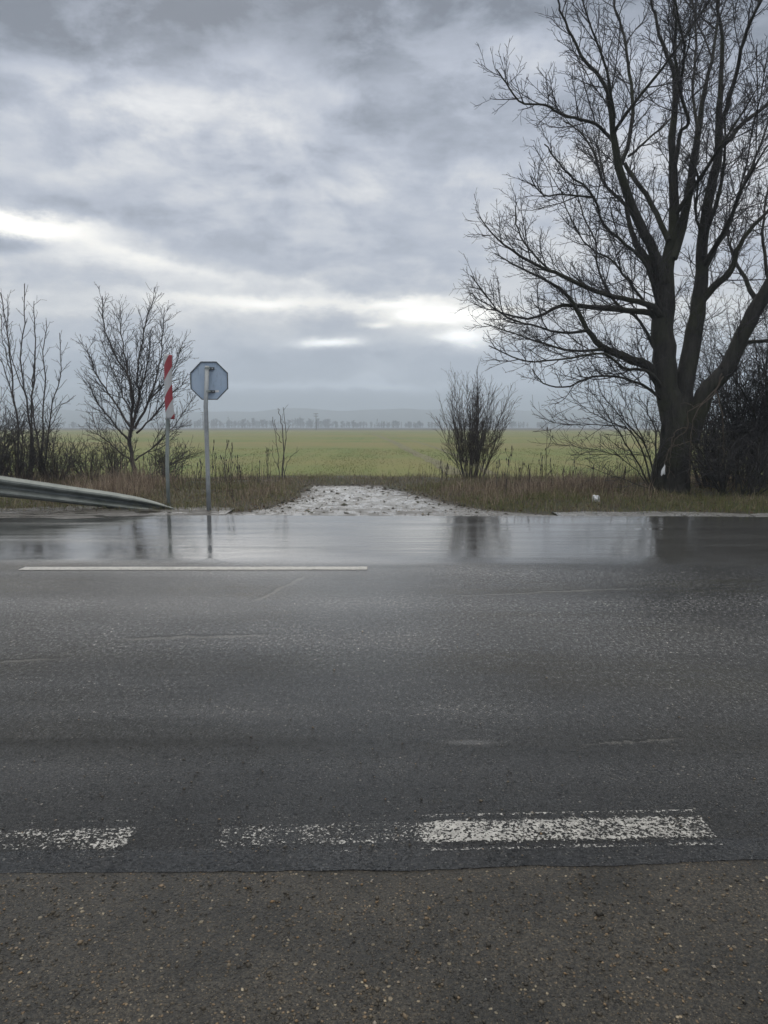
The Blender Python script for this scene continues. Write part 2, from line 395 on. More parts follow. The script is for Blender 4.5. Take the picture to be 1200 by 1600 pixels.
def mat_shoulder():
    m, t, b, o = new_mat('old_gravelly_asphalt'); P = pos(t)
    wp = t.vm('ADD', P, t.vm('MULTIPLY', t.noise(P, 40, 2, .5, col=True), (.012, .012, 0)))
    v = t.vor(wp, 92); v2 = t.vor(wp, 180); s1 = t.sep(v['Color']); s2 = t.sep(v2['Color'])
    v3 = t.vor(wp, 48); s3 = t.sep(v3['Color']); fn = t.noise(P, 120, 4, .7)
    c = t.ramp(fn, [(.36, (.006, .0055, .0045)), (.5, (.03, .027, .022)), (.64, (.085, .076, .061))])
    k2 = t.m('MULTIPLY', t.rng(v2['Distance'], .45, .28), t.rng(s2[0], .3, .4))
    c = t.mix(t.m('MULTIPLY', k2, .85), c, t.ramp(s2[1], [(0, (.014, .013, .011)), (.5, (.07, .062, .05)), (.9, (.17, .145, .11)), (1, (.4, .34, .26))]))
    k1 = t.m('MULTIPLY', t.rng(v['Distance'], .44, .28), t.rng(s1[0], .42, .5))
    c = t.mix(t.m('MULTIPLY', k1, .9), c, t.ramp(s1[1], [(0, (.016, .0145, .012)), (.45, (.06, .052, .042)), (.75, (.14, .118, .088)), (.9, (.24, .165, .095)), (1, (.5, .44, .34))]))
    k3 = t.m('MULTIPLY', t.rng(v3['Distance'], .36, .24), t.rng(s3[0], .90, .92))
    c = t.mix(k3, c, t.ramp(s3[1], [(0, (.05, .045, .038)), (.6, (.13, .11, .085)), (1, (.36, .31, .23))]))
    big = t.noise(P, 2.6, 5, .6)
    c = t.mix(1, c, t.ramp(big, [(.32, (.34, .345, .325)), (.68, (1.15, 1.09, .97))]), 'MULTIPLY')
    h = t.m('ADD', t.m('ADD', t.m('MULTIPLY', k1, .7), t.m('MULTIPLY', k3, 1)), t.m('ADD', t.m('MULTIPLY', k2, .4), fn))
    h = t.m('ADD', h, t.m('MULTIPLY', t.noise(P, 14, 4, .6), 1.2))
    bset(t, b, Base_Color=c, Roughness=t.rng(big, .3, .7, .3, .5), Normal=t.bump(h, .9, .010))
    return m
def mat_paint():
    m, t, b, o = new_mat('worn_white_paint'); P = pos(t)
    cov = t.node('ShaderNodeAttribute', attribute_name='cover').outputs['Fac']
    v = t.vor(P, 100)['Distance']; n = t.noise(P, 55, 4, .7); n2 = t.noise(P, 9, 3, .6)
    vr = t.sep(t.vor(t.vm('ADD', P, t.vm('MULTIPLY', t.noise(P, 60, 2, .5, col=True), (.008, .008, 0))), 150)['Color'])[0]
    k = t.m('ADD', t.m('ADD', t.m('MULTIPLY', vr, .25), t.m('MULTIPLY', t.rng(t.noise(P, 95, 4, .75), .28, .72), .75)), t.m('MULTIPLY', t.m('SUBTRACT', n2, .5), .5))
    a = t.rng(t.m('ADD', k, cov), 1.0, 1.06)
    c = t.ramp(t.noise(P, 30, 3), [(.3, (.19, .186, .175)), (.7, (.40, .39, .365))])
    bset(t, b, Base_Color=c, Roughness=.5, Normal=t.bump(n, .5, .004), Alpha=a)
    return m
def mat_ground():
    m, t, b, o = new_mat('field_soil_and_winter_wheat'); P = pos(t); x, y, z = t.sep(P)
    big = t.noise(P, .06, 5, .6); mid = t.noise(t.vm('MULTIPLY', P, (1, .25, 1)), .55, 5, .6); fine = t.noise(P, 9, 4, .65)
    row = t.noise(t.vm('MULTIPLY', P, (1.1, .012, 1)), 1.6, 3, .6)
    far = t.noise(t.vm('MULTIPLY', P, (.004, .03, 1)), 1, 4, .6)
    green = t.ramp(t.m('ADD', t.m('MULTIPLY', mid, .5), t.m('MULTIPLY', row, .5)), [(.34, (.150, .142, .056)), (.5, (.114, .142, .040)), (.66, (.085, .128, .032))])
    green = t.mix(t.rng(big, .42, .6, 0, .7), green, (.165, .155, .05))
    green = t.mix(t.rng(far, .46, .60, 0, .6), green, (.17, .14, .062))
    green = t.mix(t.rng(fine, .5, .75, 0, .5), green, (.07, .055, .035))
    soil = t.ramp(fine, [(.3, (.045, .034, .024)), (.7, (.085, .065, .048))])
    dryg = t.ramp(mid, [(.3, (.06, .048, .034)), (.7, (.11, .088, .055))])
    yy = t.m('ADD', y, t.m('MULTIPLY', t.m('SUBTRACT', mid, .5), 5))
    c = t.mix(t.rng(t.m('ADD', yy, t.m('MULTIPLY', t.m('SUBTRACT', t.noise(P, .5, 5, .65), .5), 12)), 16, 23, smooth=True), dryg, green)
    plough = t.rng(t.m('ADD', y, t.m('MULTIPLY', x, .12)), 300, 330)
    c = t.mix(plough, c, (.055, .045, .038))
    bset(t, b, Base_Color=c, Roughness=.9, Specular_IOR_Level=.25, Normal=t.bump(fine, .6, .05))
    return m
def mat_verge():
    m, t, b, o = new_mat('verge_earth'); P = pos(t)
    a = t.noise(P, 1.1, 5, .6); f = t.noise(P, 22, 4, .7)
    c = t.ramp(f, [(.3, (.016, .013, .009)), (.55, (.034, .027, .019)), (.75, (.07, .056, .038))])
    c = t.mix(t.rng(a, .45, .62, 0, .6), c, t.ramp(f, [(.3, (.02, .025, .010)), (.7, (.05, .058, .021))]))
    bset(t, b, Base_Color=c, Roughness=.85, Normal=t.bump(f, .8, .03))
    return m
def mat_gravel():
    m, t, b, o = new_mat('wet_pale_gravel'); P = pos(t); x, y, z = t.sep(P)
    v = t.vor(P, 60); s = t.sep(v['Color'])[0]; s3 = t.noise(t.vm('MULTIPLY', P, (.6, 2.6, 1)), 9, 6, .7); lo = t.noise(t.vm('MULTIPLY', P, (.35, 1.3, 1)), 1.3, 5, .6)
    c = t.ramp(s, [(0, (.16, .163, .165)), (.5, (.25, .254, .258)), (1, (.40, .402, .40))])
    c = t.mix(t.rng(t.noise(t.vm('MULTIPLY', P, (7, 2.6, 1)), 1.0, 6, .72), .50, .64, 0, .85), c, (.055, .051, .047))
    c = t.mix(t.rng(lo, .5, .68, 0, .55), c, (.10, .092, .08))
    h = t.m('ADD', t.m('SUBTRACT', 1, v['Distance']), t.m('MULTIPLY', s3, 1.5))
    ed = t.node('ShaderNodeAttribute', attribute_name='edge').outputs['Fac']
    sm = t.m('ADD', ed, t.m('MULTIPLY', t.m('SUBTRACT', t.noise(t.vm('MULTIPLY', P, (.8, 2.2, 1)), 3.4, 7, .75), .5), 3.0))
    c = t.mix(t.rng(sm, .62, .30), c, t.ramp(s3, [(.35, (.022, .018, .013)), (.65, (.06, .05, .036))]))
    c = t.mix(t.m('MULTIPLY', t.rng(y, 12.6, 11.2), t.rng(t.noise(t.vm('MULTIPLY', P, (.5, 3, 1)), 1.7, 5, .65), .35, .6, .25, .8)), c, (.085, .080, .072))
    wetm = t.rng(t.noise(t.vm('MULTIPLY', P, (2.2, 1.4, 1)), 1.6, 5, .68), .47, .54)
    bset(t, b, Base_Color=c, Roughness=t.m('SUBTRACT', .6, t.m('MULTIPLY', wetm, .42)), Normal=t.bump(h, t.m('SUBTRACT', .8, t.m('MULTIPLY', wetm, .55)), .02))
    return m
def mat_mud():
    m, t, b, o = new_mat('wet_mud_and_grit'); P = pos(t)
    n = t.noise(t.vm('MULTIPLY', P, (.8, 3.5, 1)), 1.6, 6, .65); f = t.noise(P, 38, 4, .7)
    c = t.ramp(f, [(.3, (.022, .02, .017)), (.6, (.06, .055, .048)), (.72, (.2, .19, .175))])
    wet = t.rng(n, .48, .56)
    c = t.mix(t.m('MULTIPLY', wet, .7), c, (.03, .027, .023))
    bset(t, b, Base_Color=c, Roughness=t.m('SUBTRACT', .62, t.m('MULTIPLY', wet, .5)), Normal=t.bump(f, t.m('SUBTRACT', .7, t.m('MULTIPLY', wet, .6)), .015))
    return m
def mat_bark(name, dark, light, moss=None, scale=9):
    m, t, b, o = new_mat(name); P = pos(t)
    n = t.noise(t.vm('MULTIPLY', P, (1, 1, .25)), scale * 1.5, 6, .7); l = t.noise(P, 1.6, 4, .6)
    c = t.ramp(n, [(.3, dark), (.7, light)])
    if moss: c = t.mix(t.rng(l, .45, .65, 0, .7), c, moss)
    bset(t, b, Base_Color=c, Roughness=.85, Specular_IOR_Level=.3, Normal=t.bump(n, 1, .07))
    return m
def mat_blade(name, stops, rough=.7):
    m, t, b, o = new_mat(name)
    c = t.ramp(island(t), stops)
    bset(t, b, Base_Color=c, Roughness=rough, Specular_IOR_Level=.3)
    tr = t.node('ShaderNodeBsdfTranslucent'); t.put(tr.inputs[0], c)
    mx = t.node('ShaderNodeMixShader'); mx.inputs[0].default_value = .3
    t.l.new(b.outputs[0], mx.inputs[1]); t.l.new(tr.outputs[0], mx.inputs[2]); t.l.new(mx.outputs[0], o.inputs[0])
    return m
def mat_metal(name, c1, c2, rough=.5, metallic=.6, scale=6):
    m, t, b, o = new_mat(name); P = objc(t)
    n = t.noise(P, scale, 5, .65); f = t.noise(t.vm('MULTIPLY', P, (1, 1, .3)), scale * 9, 4, .65)
    c = t.ramp(n, [(.35, c1), (.65, c2)])
    c = t.mix(t.rng(f, .56, .72, 0, .45), c, tuple(k * .55 for k in c1))
    bset(t, b, Base_Color=c, Roughness=t.rng(n, .3, .7, rough - .1, rough + .15), Metallic=metallic, Normal=t.bump(f, .15, .003))
    return m
def mat_plain(name, c, rough=.6, var=.25):
    m, t, b, o = new_mat(name); P = objc(t)
    n = t.noise(P, 14, 4, .6)
    bset(t, b, Base_Color=t.mix(n, tuple(k * (1 - var) for k in c), tuple(min(1, k * (1 + var)) for k in c)), Roughness=rough)
    return m
def mat_stripes():
    m, t, b, o = new_mat('red_white_stripes'); x, y, z = t.sep(objc(t))
    u = t.m('FRACT', t.m('ADD', t.m('MULTIPLY', t.m('SUBTRACT', z, t.m('MULTIPLY', x, 1.75)), 2.02), .165))
    n = t.noise(objc(t), 11, 5, .7)
    red = t.mix(n, (.25, .028, .04), (.36, .05, .062)); wh = t.mix(n, (.36, .38, .39), (.56, .57, .58))
    c = t.mix(t.rng(u, .5, .515), wh, red)
    c = t.mix(t.m('MULTIPLY', t.rng(n, .55, .75), .3), c, (.12, .1, .085))
    bset(t, b, Base_Color=c, Roughness=.4)
    return m
def mat_rut():
    m, t, b, o = new_mat('rutted_soil'); P = pos(t); n = t.noise(P, 2.2, 5, .65)
    bset(t, b, Base_Color=t.ramp(n, [(.36, (.075, .06, .036)), (.52, (.115, .105, .048)), (.64, (.13, .15, .045))]), Roughness=.9, Normal=t.bump(n, .5, .05))
    return m
M = dict(rut=mat_rut(),
    road=mat_road(), shoulder=mat_shoulder(), paint=mat_paint(), ground=mat_ground(), verge=mat_verge(), gravel=mat_gravel(), mud=mat_mud(),
    bark=mat_bark('dark_bark', (.020, .020, .019), (.062, .058, .052), (.05, .054, .030)),
    twig=mat_bark('twig_bark', (.040, .039, .043), (.085, .08, .082)),
    brownbark=mat_bark('brown_bark', (.05, .044, .043), (.12, .105, .10)),
    vine=mat_bark('vine_bark', (.07, .055, .042), (.15, .125, .1)),
    dry=mat_blade('dry_grass', [(0, (.11, .08, .062)), (.4, (.21, .16, .122)), (.8, (.32, .255, .19)), (1, (.45, .37, .26))]),
    fresh=mat_blade('verge_grass', [(0, (.07, .085, .03)), (.5, (.12, .14, .048)), (.85, (.17, .18, .065)), (1, (.18, .15, .075))]),
    stalk=mat_blade('dead_stalk', [(0, (.035, .026, .022)), (.6, (.075, .057, .047)), (1, (.14, .11, .085))]),
    mat=mat_blade('matted_dead_grass', [(0, (.085, .068, .052)), (.35, (.16, .125, .09)), (.65, (.15, .15, .07)), (.9, (.25, .21, .125)), (1, (.36, .3, .2))]),
    wheat=mat_blade('winter_wheat', [(0, (.07, .095, .026)), (.6, (.10, .125, .036)), (1, (.15, .14, .05))]),
    leaf=mat_blade('fallen_leaf', [(0, (.05, .03, .018)), (.6, (.11, .07, .04)), (1, (.19, .14, .09))]),
    zinc=mat_metal('weathered_galvanised_steel', (.11, .125, .115), (.22, .235, .22), .5, .3, 3),
    post=mat_metal('grey_post_steel', (.26, .28, .29), (.38, .40, .41), .5, .2, 5),
    greenpost=mat_metal('greenish_post_steel', (.22, .25, .24), (.32, .35, .33), .55, .2, 5),
    alu=mat_metal('sign_back_aluminium', (.37, .47, .60), (.46, .55, .66), .5, .15, 2.5),  # blue of the reflected sky is put into the base colour
    rim=mat_plain('sign_rim', (.075, .085, .095), .5), redface=mat_plain('sign_red', (.45, .02, .025), .4), whiteface=mat_plain('sign_white', (.7, .7, .7), .4),
    stripes=mat_stripes(), plastic=mat_plain('white_plastic', (.62, .63, .64), .45, .15),
    pole=mat_plain('weathered_pole', (.10, .095, .09), .8), forest=mat_plain('far_wood', (.045, .045, .042), .9),
    hill=mat_plain('hill_cover', (.055, .065, .06), .95),
    pebble=mat_blade('pebble', [(0, (.05, .045, .038)), (.5, (.10, .085, .065)), (.8, (.2, .165, .12)), (.95, (.26, .17, .09)), (1, (.38, .36, .32))], .5),
)

# ------------------------------------------------------------------ ground, road, verge, track
GX, GY = np.meshgrid(np.array([-1800, -400, -120, -45, 0, 45, 120, 400, 1800.]), np.array([-140, -10, 10, 25, 60, 150, 400, 2050.]))
tag(mesh('field', *grid(GX, GY, 0 * GX - .16), M['ground']), 'flat green field of young winter wheat reaching to the horizon', 'field', kind='structure')

# near seam: the carriageway is a slab about two centimetres thick with a ragged edge
xs = np.unique(np.concatenate([np.linspace(-60, -4, 400), np.linspace(-4, 4, 640), np.linspace(4, 60, 400)]))
def seam_y(x): return 1.97 + .022 * np.clip(x, -2, 3) + .018 * (fb(x * 1.3 + 5, 0 * x, 4) - .5) + .022 * (fb(x * 11, 0 * x + 4, 4) - .5) + .02 * np.clip(x, 0, 2) ** 2
def far_y(x): return 10.5 - .02 * x.clip(-8, 8) + .14 * (fb(x * .7, 0 * x + 3, 4) - .5)
tt = np.array([0, .0, .012, .03, .1, .25, .45, .65, .85, .985, 1.0])
A, Bf = seam_y(xs), far_y(xs)
RX = np.repeat(xs[:, None], len(tt), 1); RY = A[:, None] + (Bf - A)[:, None] * tt[None, :]
RZ = np.zeros_like(RX); RZ[:, 0] = -.05; RZ[:, 1] = -.006; RZ[:, -1] = -.05
tag(mesh('road', *grid(RX, RY, RZ), M['road'], smooth=False), 'wet dark asphalt road with a glossy film of water on its far lane', 'road', kind='structure')
sx_ = np.linspace(-60, 60, 1201); sy_ = np.array([-6, -2, .4, .9, 1.2, 1.5, 1.75, 1.9, 2.0, 2.3])
SX, SY = np.meshgrid(sx_, sy_)
tag(mesh('road_shoulder', *grid(SX, SY, -.007 + .006 * (fb(SX * 3, SY * 3, 4) - .5)), M['shoulder']), 'brownish gravelly asphalt shoulder along the near edge of the road', 'road shoulder', kind='structure')

def strip(name, pts, wfun, z, cover, label, cat, n=500):
    """thin sheet of paint along a line of (x, y) points; cover(x, t) says how much paint is left"""
    x0, x1 = pts[0][0], pts[-1][0]
    X = np.linspace(x0, x1, n); Yc = np.interp(X, [p[0] for p in pts], [p[1] for p in pts])
    t = np.linspace(-1, 1, 9); PX = np.repeat(X[:, None], 9, 1); PY = Yc[:, None] + t[None] * wfun(X)[:, None] / 2
    V, F = grid(PX, PY, 0 * PX + z)
    o = mesh(name, V, F, M['paint'])
    at_ = o.data.attributes.new('cover', 'FLOAT', 'POINT'); at_.data.foreach_set('value', cover(PX, np.repeat(t[None], n, 0)).astype(np.float32).ravel())
    return tag(o, label, cat, kind='structure')
e0, e1, e2 = gnd(-400, 1322), gnd(400, 1306), gnd(1115, 1292)
ex = [gnd(p, 1300)[0] for p in (-400, 0, 150, 205, 222, 335, 350, 640, 655, 668, 1085, 1112, 1118)]
ev = [.36, .38, .42, .48, .08, .16, .35, .36, .41, .57, .54, .50, -.3]
def edge_cover(X, T):
    c = np.interp(X, ex, ev)
    rims = (np.abs(np.abs(T) - .93) < .12)
    inner = np.abs(T) < .72
    k = np.where(inner, c, np.where(rims & (c > .3), c - .10, c - .38))
    return k + .10 * (fb(X * 4, T * 2 + 9, 3) - .5)
ext = (e1[0] - 30, e1[1])
strip('edge_line', [e0, e1, e2], lambda X: np.full_like(X, .205), .003, edge_cover,
      'worn speckled white edge line close to the near seam of the road', 'road marking', 900)
c0, c1 = gnd(34, 888.5), gnd(574, 888)
strip('centre_line', [c0, c1], lambda X: np.full_like(X, .15), .003, lambda X, T: .95 - .55 * (np.abs(T) > .9) - .5 * (fb(X * 5, T * 3, 3) > .66),
      'solid white dash of the centre line in the middle of the road', 'road marking', 300)

# side track mouth
tab = [(805, 300, 900), (800, 372, 800), (796, 410, 752), (790, 438, 715), (783, 460, 688), (775, 476, 662), (766, 481, 628), (757, 490, 592)]
tY = np.array([gnd(0, r[0])[1] for r in tab]); tL = np.array([gnd(r[1], r[0])[0] for r in tab]); tR = np.array([gnd(r[2], r[0])[0] for r in tab])
def trk(x, y):
    """signed distance inside the gravel mouth, metres"""
    l = np.interp(y, tY, tL); r = np.interp(y, tY, tR)
    return np.minimum(np.minimum(x - l, r - x), (tY[-1] + .0) - y)
def vz(x, y):
    s = np.clip(-trk(x, y) / 1.4, 0, 1); s = s * s * (3 - 2 * s)
    edge = np.clip((y - 10.7) / 1.4, 0, 1) * np.clip((21.5 - y) / 3, 0, 1)
    return -.035 + edge * s * (.05 + .16 * (fb(x * .7, y * .7, 4) - .35)) - .17 * np.clip((y - 15.2 - 5.5 * fb(x * .35 + 60, y * .35, 4)) / 1.6, 0, 1)
VX, VY = np.meshgrid(np.linspace(-45, 45, 361), np.linspace(10.2, 22, 60))
tag(mesh('verge', *grid(VX, VY, vz(VX, VY)), M['verge'], smooth=True), 'earthy roadside verge with dead grass between road and field', 'verge', kind='structure')
ty = np.linspace(10.3, tY[-1] + .25, 70); ts = np.linspace(-.10, 1.10, 90)
TL = np.interp(ty, tY, tL) + .22 * (fb(ty * 2.2, 0 * ty, 4) - .5); TR = np.interp(ty, tY, tR) + .3 * (fb(ty * 2.2, 0 * ty + 8, 4) - .5)
TX = TL[:, None] + (TR - TL)[:, None] * ts[None]; TYY = np.repeat(ty[:, None], 90, 1)
TYY = TYY + 1.5 * (fb(TX * 1.3, 0 * TYY + 4, 4) - .5) * np.clip((TYY - tY[-1] + 2) / 2, 0, 1)
dst_ = np.minimum(np.minimum(ts[None] + .10, 1.10 - ts[None]) * (TR - TL)[:, None], (tY[-1] + .25 - TYY) * .8)
edgef = np.clip(dst_ / .35, 0, 1); edgea = np.clip((dst_ - .05) / .75, 0, 1)
TZ = vz(TX, TYY) + .016 * edgef - .005 + .012 * (fb(TX * 3.2, TYY * 3.2, 4) - .45) * edgef
gt = mesh('gravel_track', *grid(TX, TYY, TZ), M['gravel'], smooth=True)
_a = gt.data.attributes.new('edge', 'FLOAT', 'POINT'); _a.data.foreach_set('value', np.clip(edgea + 0 * TX, 0, 1).astype(np.float32).ravel())
tag(gt, 'pale wet gravel mouth of a farm track leaving the far road edge', 'track', kind='structure')
# gravel strip along the far edge on the right, mud on the left
def edge_strip(name, xa, xb, wid, mat, label, cat):
    X = np.linspace(xa, xb, 200); f = far_y(X); t = np.linspace(0, 1, 8)
    w_ = wid * (.7 + .7 * (fb(X * .9, 0 * X + 2, 3)))
    PX = np.repeat(X[:, None], 8, 1); PY = f[:, None] - .06 + t[None] * w_[:, None]
    V, F = grid(PX, PY, np.maximum(vz(PX, PY), -.04) + .03 * np.sin(t * 3.14)[None] + .012 * (fb(PX * 4, PY * 4, 3) - .5))
    o = mesh(name, V, F, mat, smooth=True); a_ = o.data.attributes.new('edge', 'FLOAT', 'POINT')
    a_.data.foreach_set('value', np.repeat(np.clip(np.minimum(t * 6 + .4, (1 - t) * 3), 0, 1)[None], 200, 0).astype(np.float32).ravel())
    return tag(o, label, cat, kind='structure')
edge_strip('gravel_edge', 2.6, 16, .62, M['gravel'], 'narrow strip of pale gravel along the far road edge under the big tree', 'gravel strip')
edge_strip('muddy_edge', -16, -2.4, 1.0, M['mud'], 'wet muddy grit at the far road edge below the crash barrier', 'mud strip')

X = np.linspace(-20, -3.0, 260); f = far_y(X); t = np.linspace(0, 1, 8)
w_ = np.clip((-3.0 - X) / 2.2, 0, 1) * (.35 + 1.1 * fb(X * .8, 0 * X + 7, 4)) * 1.0
PX = np.repeat(X[:, None], 8, 1); PY = f[:, None] + .02 - (1 - t)[None] * w_[:, None]
o = mesh('mud_film', *grid(PX, PY, .004 + .012 * t[None] ** 2 * fb(PX * 3, PY * 3, 3)), M['mud'], smooth=True)
tag(o, 'dark wet mud washed onto the far lane below the crash barrier', 'mud', kind='structure')
# tractor ruts running off into the field
def rut(pts, wid):
    P = cat_rom([gnd(*p, -.16) for p in pts], 90)
    T = np.gradient(P, axis=0); nn = np.stack([T[:, 1], -T[:, 0]], 1); nn /= np.linalg.norm(nn, axis=1, keepdims=True)
    wd_ = wid * (.5 + fb(P[:, 1] * .5, P[:, 0], 3))
    t = np.linspace(-1, 1, 5)
    X = P[:, 0:1] + nn[:, 0:1] * t[None] * wd_[:, None]; Y = P[:, 1:2] + nn[:, 1:2] * t[None] * wd_[:, None]
    return X, Y
for nm, pts, wid, lab in (('path', [(716, 742), (680, 722), (640, 704), (606, 687), (575, 677), (540, 673)], .34, 'dark tractor rut curving away through the green field'),
                     ('path', [(770, 742), (722, 716), (672, 697), (628, 685), (580, 675.5)], .16, 'fainter parallel rut to the right of the dark tractor rut')):
    X, Y = rut(pts, wid)
    tag(mesh(nm, *grid(X, Y, 0 * X - .15), M['rut']), lab, 'rut', kind='structure')

# ------------------------------------------------------------------ grass, stones, leaves
def scatter(n, x0, x1, y0, y1, dens):
    x = rng.uniform(x0, x1, n); y = rng.uniform(y0, y1, n)
    k = rng.random(n) < dens(x, y); return x[k], y[k]
roadside = lambda x, y: np.clip((y - far_y(x) - .25) / .5, 0, 1)
def d_dry(x, y):
    c = fb(x * .55 + 3, y * .55, 4); t = -trk(x, y)
    return np.clip((c - .40) * 7, .03, 1) * np.clip((t - .25) / .5, 0, 1) * np.clip((y - 11.3) / 1.6, 0, 1) * np.clip((17.0 + 5 * (fb(x * .5 + 80, y * .5, 3) - .4) * 2 - y) / 1.2, 0, 1) * (1 - .93 * np.exp(-((x + .3) / 2.2) ** 4) * (y > 14.5))
x, y = scatter(230000, -24, 24, 11.0, 19.3, d_dry)
clump = fb(x * 1.1, y * 1.1 + 40, 3)
H = np.clip(rng.gamma(4, .05, len(x)) * (.15 + 2.6 * np.clip(clump - .25, 0, 1) * 1.3), .04, .7)
blades('dry_grass', np.stack([x, y, vz(x, y) - .02], 1), H, .0035 + .002 * rng.random(len(x)), .55, M['dry'], 'tangled brown dead grass along the roadside verge', 'dry grass')
def d_green(x, y):
    t = -trk(x, y); c = fb(x * .6 + 30, y * .8, 3)
    return np.clip((t - .12) / .3, 0, 1) * roadside(x, y) * np.clip((c - .36) * 5, 0.22, 1) * np.clip((18.5 - y) / 5, 0, 1)
x, y = scatter(190000, -22, 22, 10.7, 18, d_green)
blades('verge_grass', np.stack([x, y, vz(x, y) - .015], 1), np.clip(rng.gamma(5, .022, len(x)), .03, .28), .0035, .6, M['fresh'], 'short green and yellowed grass on the verge by the road', 'grass')
x, y = scatter(150000, -30, 30, 18, 48, lambda x, y: np.clip((fb(x * 1.3, y * .12, 3) - .25) * 3, .1, 1) * np.clip((y - 17.5) / 2, 0, 1) * (x > -.72 * y - 2) * (x < .72 * y + 2) * np.clip(1.25 - y / 55, .2, 1))
blades('wheat_shoots', np.stack([x, y, np.maximum(vz(x, np.minimum(y, 21.9)), -.165) * (y < 22) - .165 * (y >= 22)], 1), rng.uniform(.03, .075, len(x)), .006, .8, M['wheat'], 'short green wheat shoots at the near side of the field', 'crop')
x, y = scatter(300000, -22, 22, 10.7, 22.5, lambda x, y: np.clip((20.2 + 5 * (fb(x * .4 + 20, y * .4, 4) - .5) - y) / 2.5, 0, 1) * np.clip((fb(x * .9, y * .9, 3) - .2) * 4, .25, 1) * np.clip((-trk(x, y) - .05) / .25, 0, 1) * roadside(x, y) * np.clip(1.5 - np.abs(x) / 22, 0, 1))
blades('matted_grass', np.stack([x, y, np.maximum(vz(x, y), -.165) - .01], 1), np.clip(rng.gamma(4, .022, len(x)), .03, .2), .004, 1.1, M['mat'], 'flattened olive and brown grass covering the verge soil', 'grass')
x, y = scatter(16000, -22, 22, 12.4, 19.5, lambda x, y: np.clip((fb(x * .7 + 50, y * .7, 4) - .42) * 6, .02, 1) * np.clip((-trk(x, y) - .5) / .8, 0, 1) * (1 - .97 * np.exp(-((x + .3) / 2.0) ** 4) * (y > 14.5)))
blades('dead_stalks', np.stack([x, y, vz(x, y) - .02], 1), np.clip(rng.gamma(6, .075, len(x)), .2, 1.0), .0045, .35, M['stalk'], 'tangle of tall dead brown stalks standing in the verge grass', 'dead stalks')
# fallen leaves
x, y = scatter(3800, -16, 18, 10.6, 16, lambda x, y: roadside(x, y) * (trk(x, y) < 0))
blades('fallen_leaves', np.stack([x, y, vz(x, y) + .012], 1), .03, .022, 1.6, M['leaf'], 'scattered brown fallen leaves on verge and track', 'leaves')
def stones(name, x, y, z, s, label, mat):
    N = len(x); base_v = np.array([[1, 0, 0], [0, 1, 0], [-1, 0, 0], [0, -1, 0], [0, 0, 1], [0, 0, -1.], ]) 
    f = np.array([[0, 1, 4], [1, 2, 4], [2, 3, 4], [3, 0, 4], [1, 0, 5], [2, 1, 5], [3, 2, 5], [0, 3, 5]])
    a = rng.random(N) * 6.28; sc = np.stack([s * rng.uniform(.7, 1.4, N), s * rng.uniform(.6, 1.1, N), s * rng.uniform(.45, .8, N)], 1)
    V = base_v[None] * sc[:, None, :] * rng.uniform(.75, 1.25, (N, 6, 1))
    ca, sa = np.cos(a)[:, None], np.sin(a)[:, None]
    X = V[:, :, 0] * ca - V[:, :, 1] * sa + x[:, None]; Y = V[:, :, 0] * sa + V[:, :, 1] * ca + y[:, None]
    VV = np.stack([X, Y, V[:, :, 2] + z[:, None]], -1).reshape(-1, 3)
    o = mesh(name, VV, (f[None] + (np.arange(N) * 6)[:, None, None]).reshape(-1, 3), mat, smooth=True)
    return tag(o, label, 'gravel', kind='stuff')
n = 5200; x = rng.uniform(-2.2, 2.2, n); y = rng.uniform(.9, 1.95, n); k = y < seam_y(x) - .01; x, y = x[k], y[k]
stones('loose_gravel', x, y, 0 * x - .006, rng.gamma(3, .0009, len(x)) + .0012, 'small pale and tan stones bedded in the near shoulder', M['pebble'])
n = 1500; x = rng.uniform(-5, 5, n); y = seam_y(x) + .02 + rng.exponential(.45, n)
stones('loose_grit', x, y, 0 * x + .001, rng.gamma(3, .0007, n) + .001, 'small grit lying on the asphalt near its broken edge', M['pebble'])
x, y = scatter(5200, -5, 5, 10.6, 16.4, lambda x, y: (trk(x, y) > -.3) * (fb(x * 2, y * 2, 3) > .42))
stones('track_gravel', x, y, vz(x, y) + .012, rng.gamma(2.4, .003, len(x)) + .004, 'loose stones lying on the pale gravel track', M['pebble'])

x, y = scatter(2600, -5, 5, 10.7, 16.6, lambda x, y: (trk(x, y) > -.25) * np.clip(fb(x * 1.6, y * 1.1, 4) * 2.6 - .75, .05, 1))
stones('mud_clods', x, y, vz(x, y) + .008, rng.gamma(2.2, .008, len(x)) + .006, 'dark lumps of mud scattered over the pale track mouth', M['verge'])

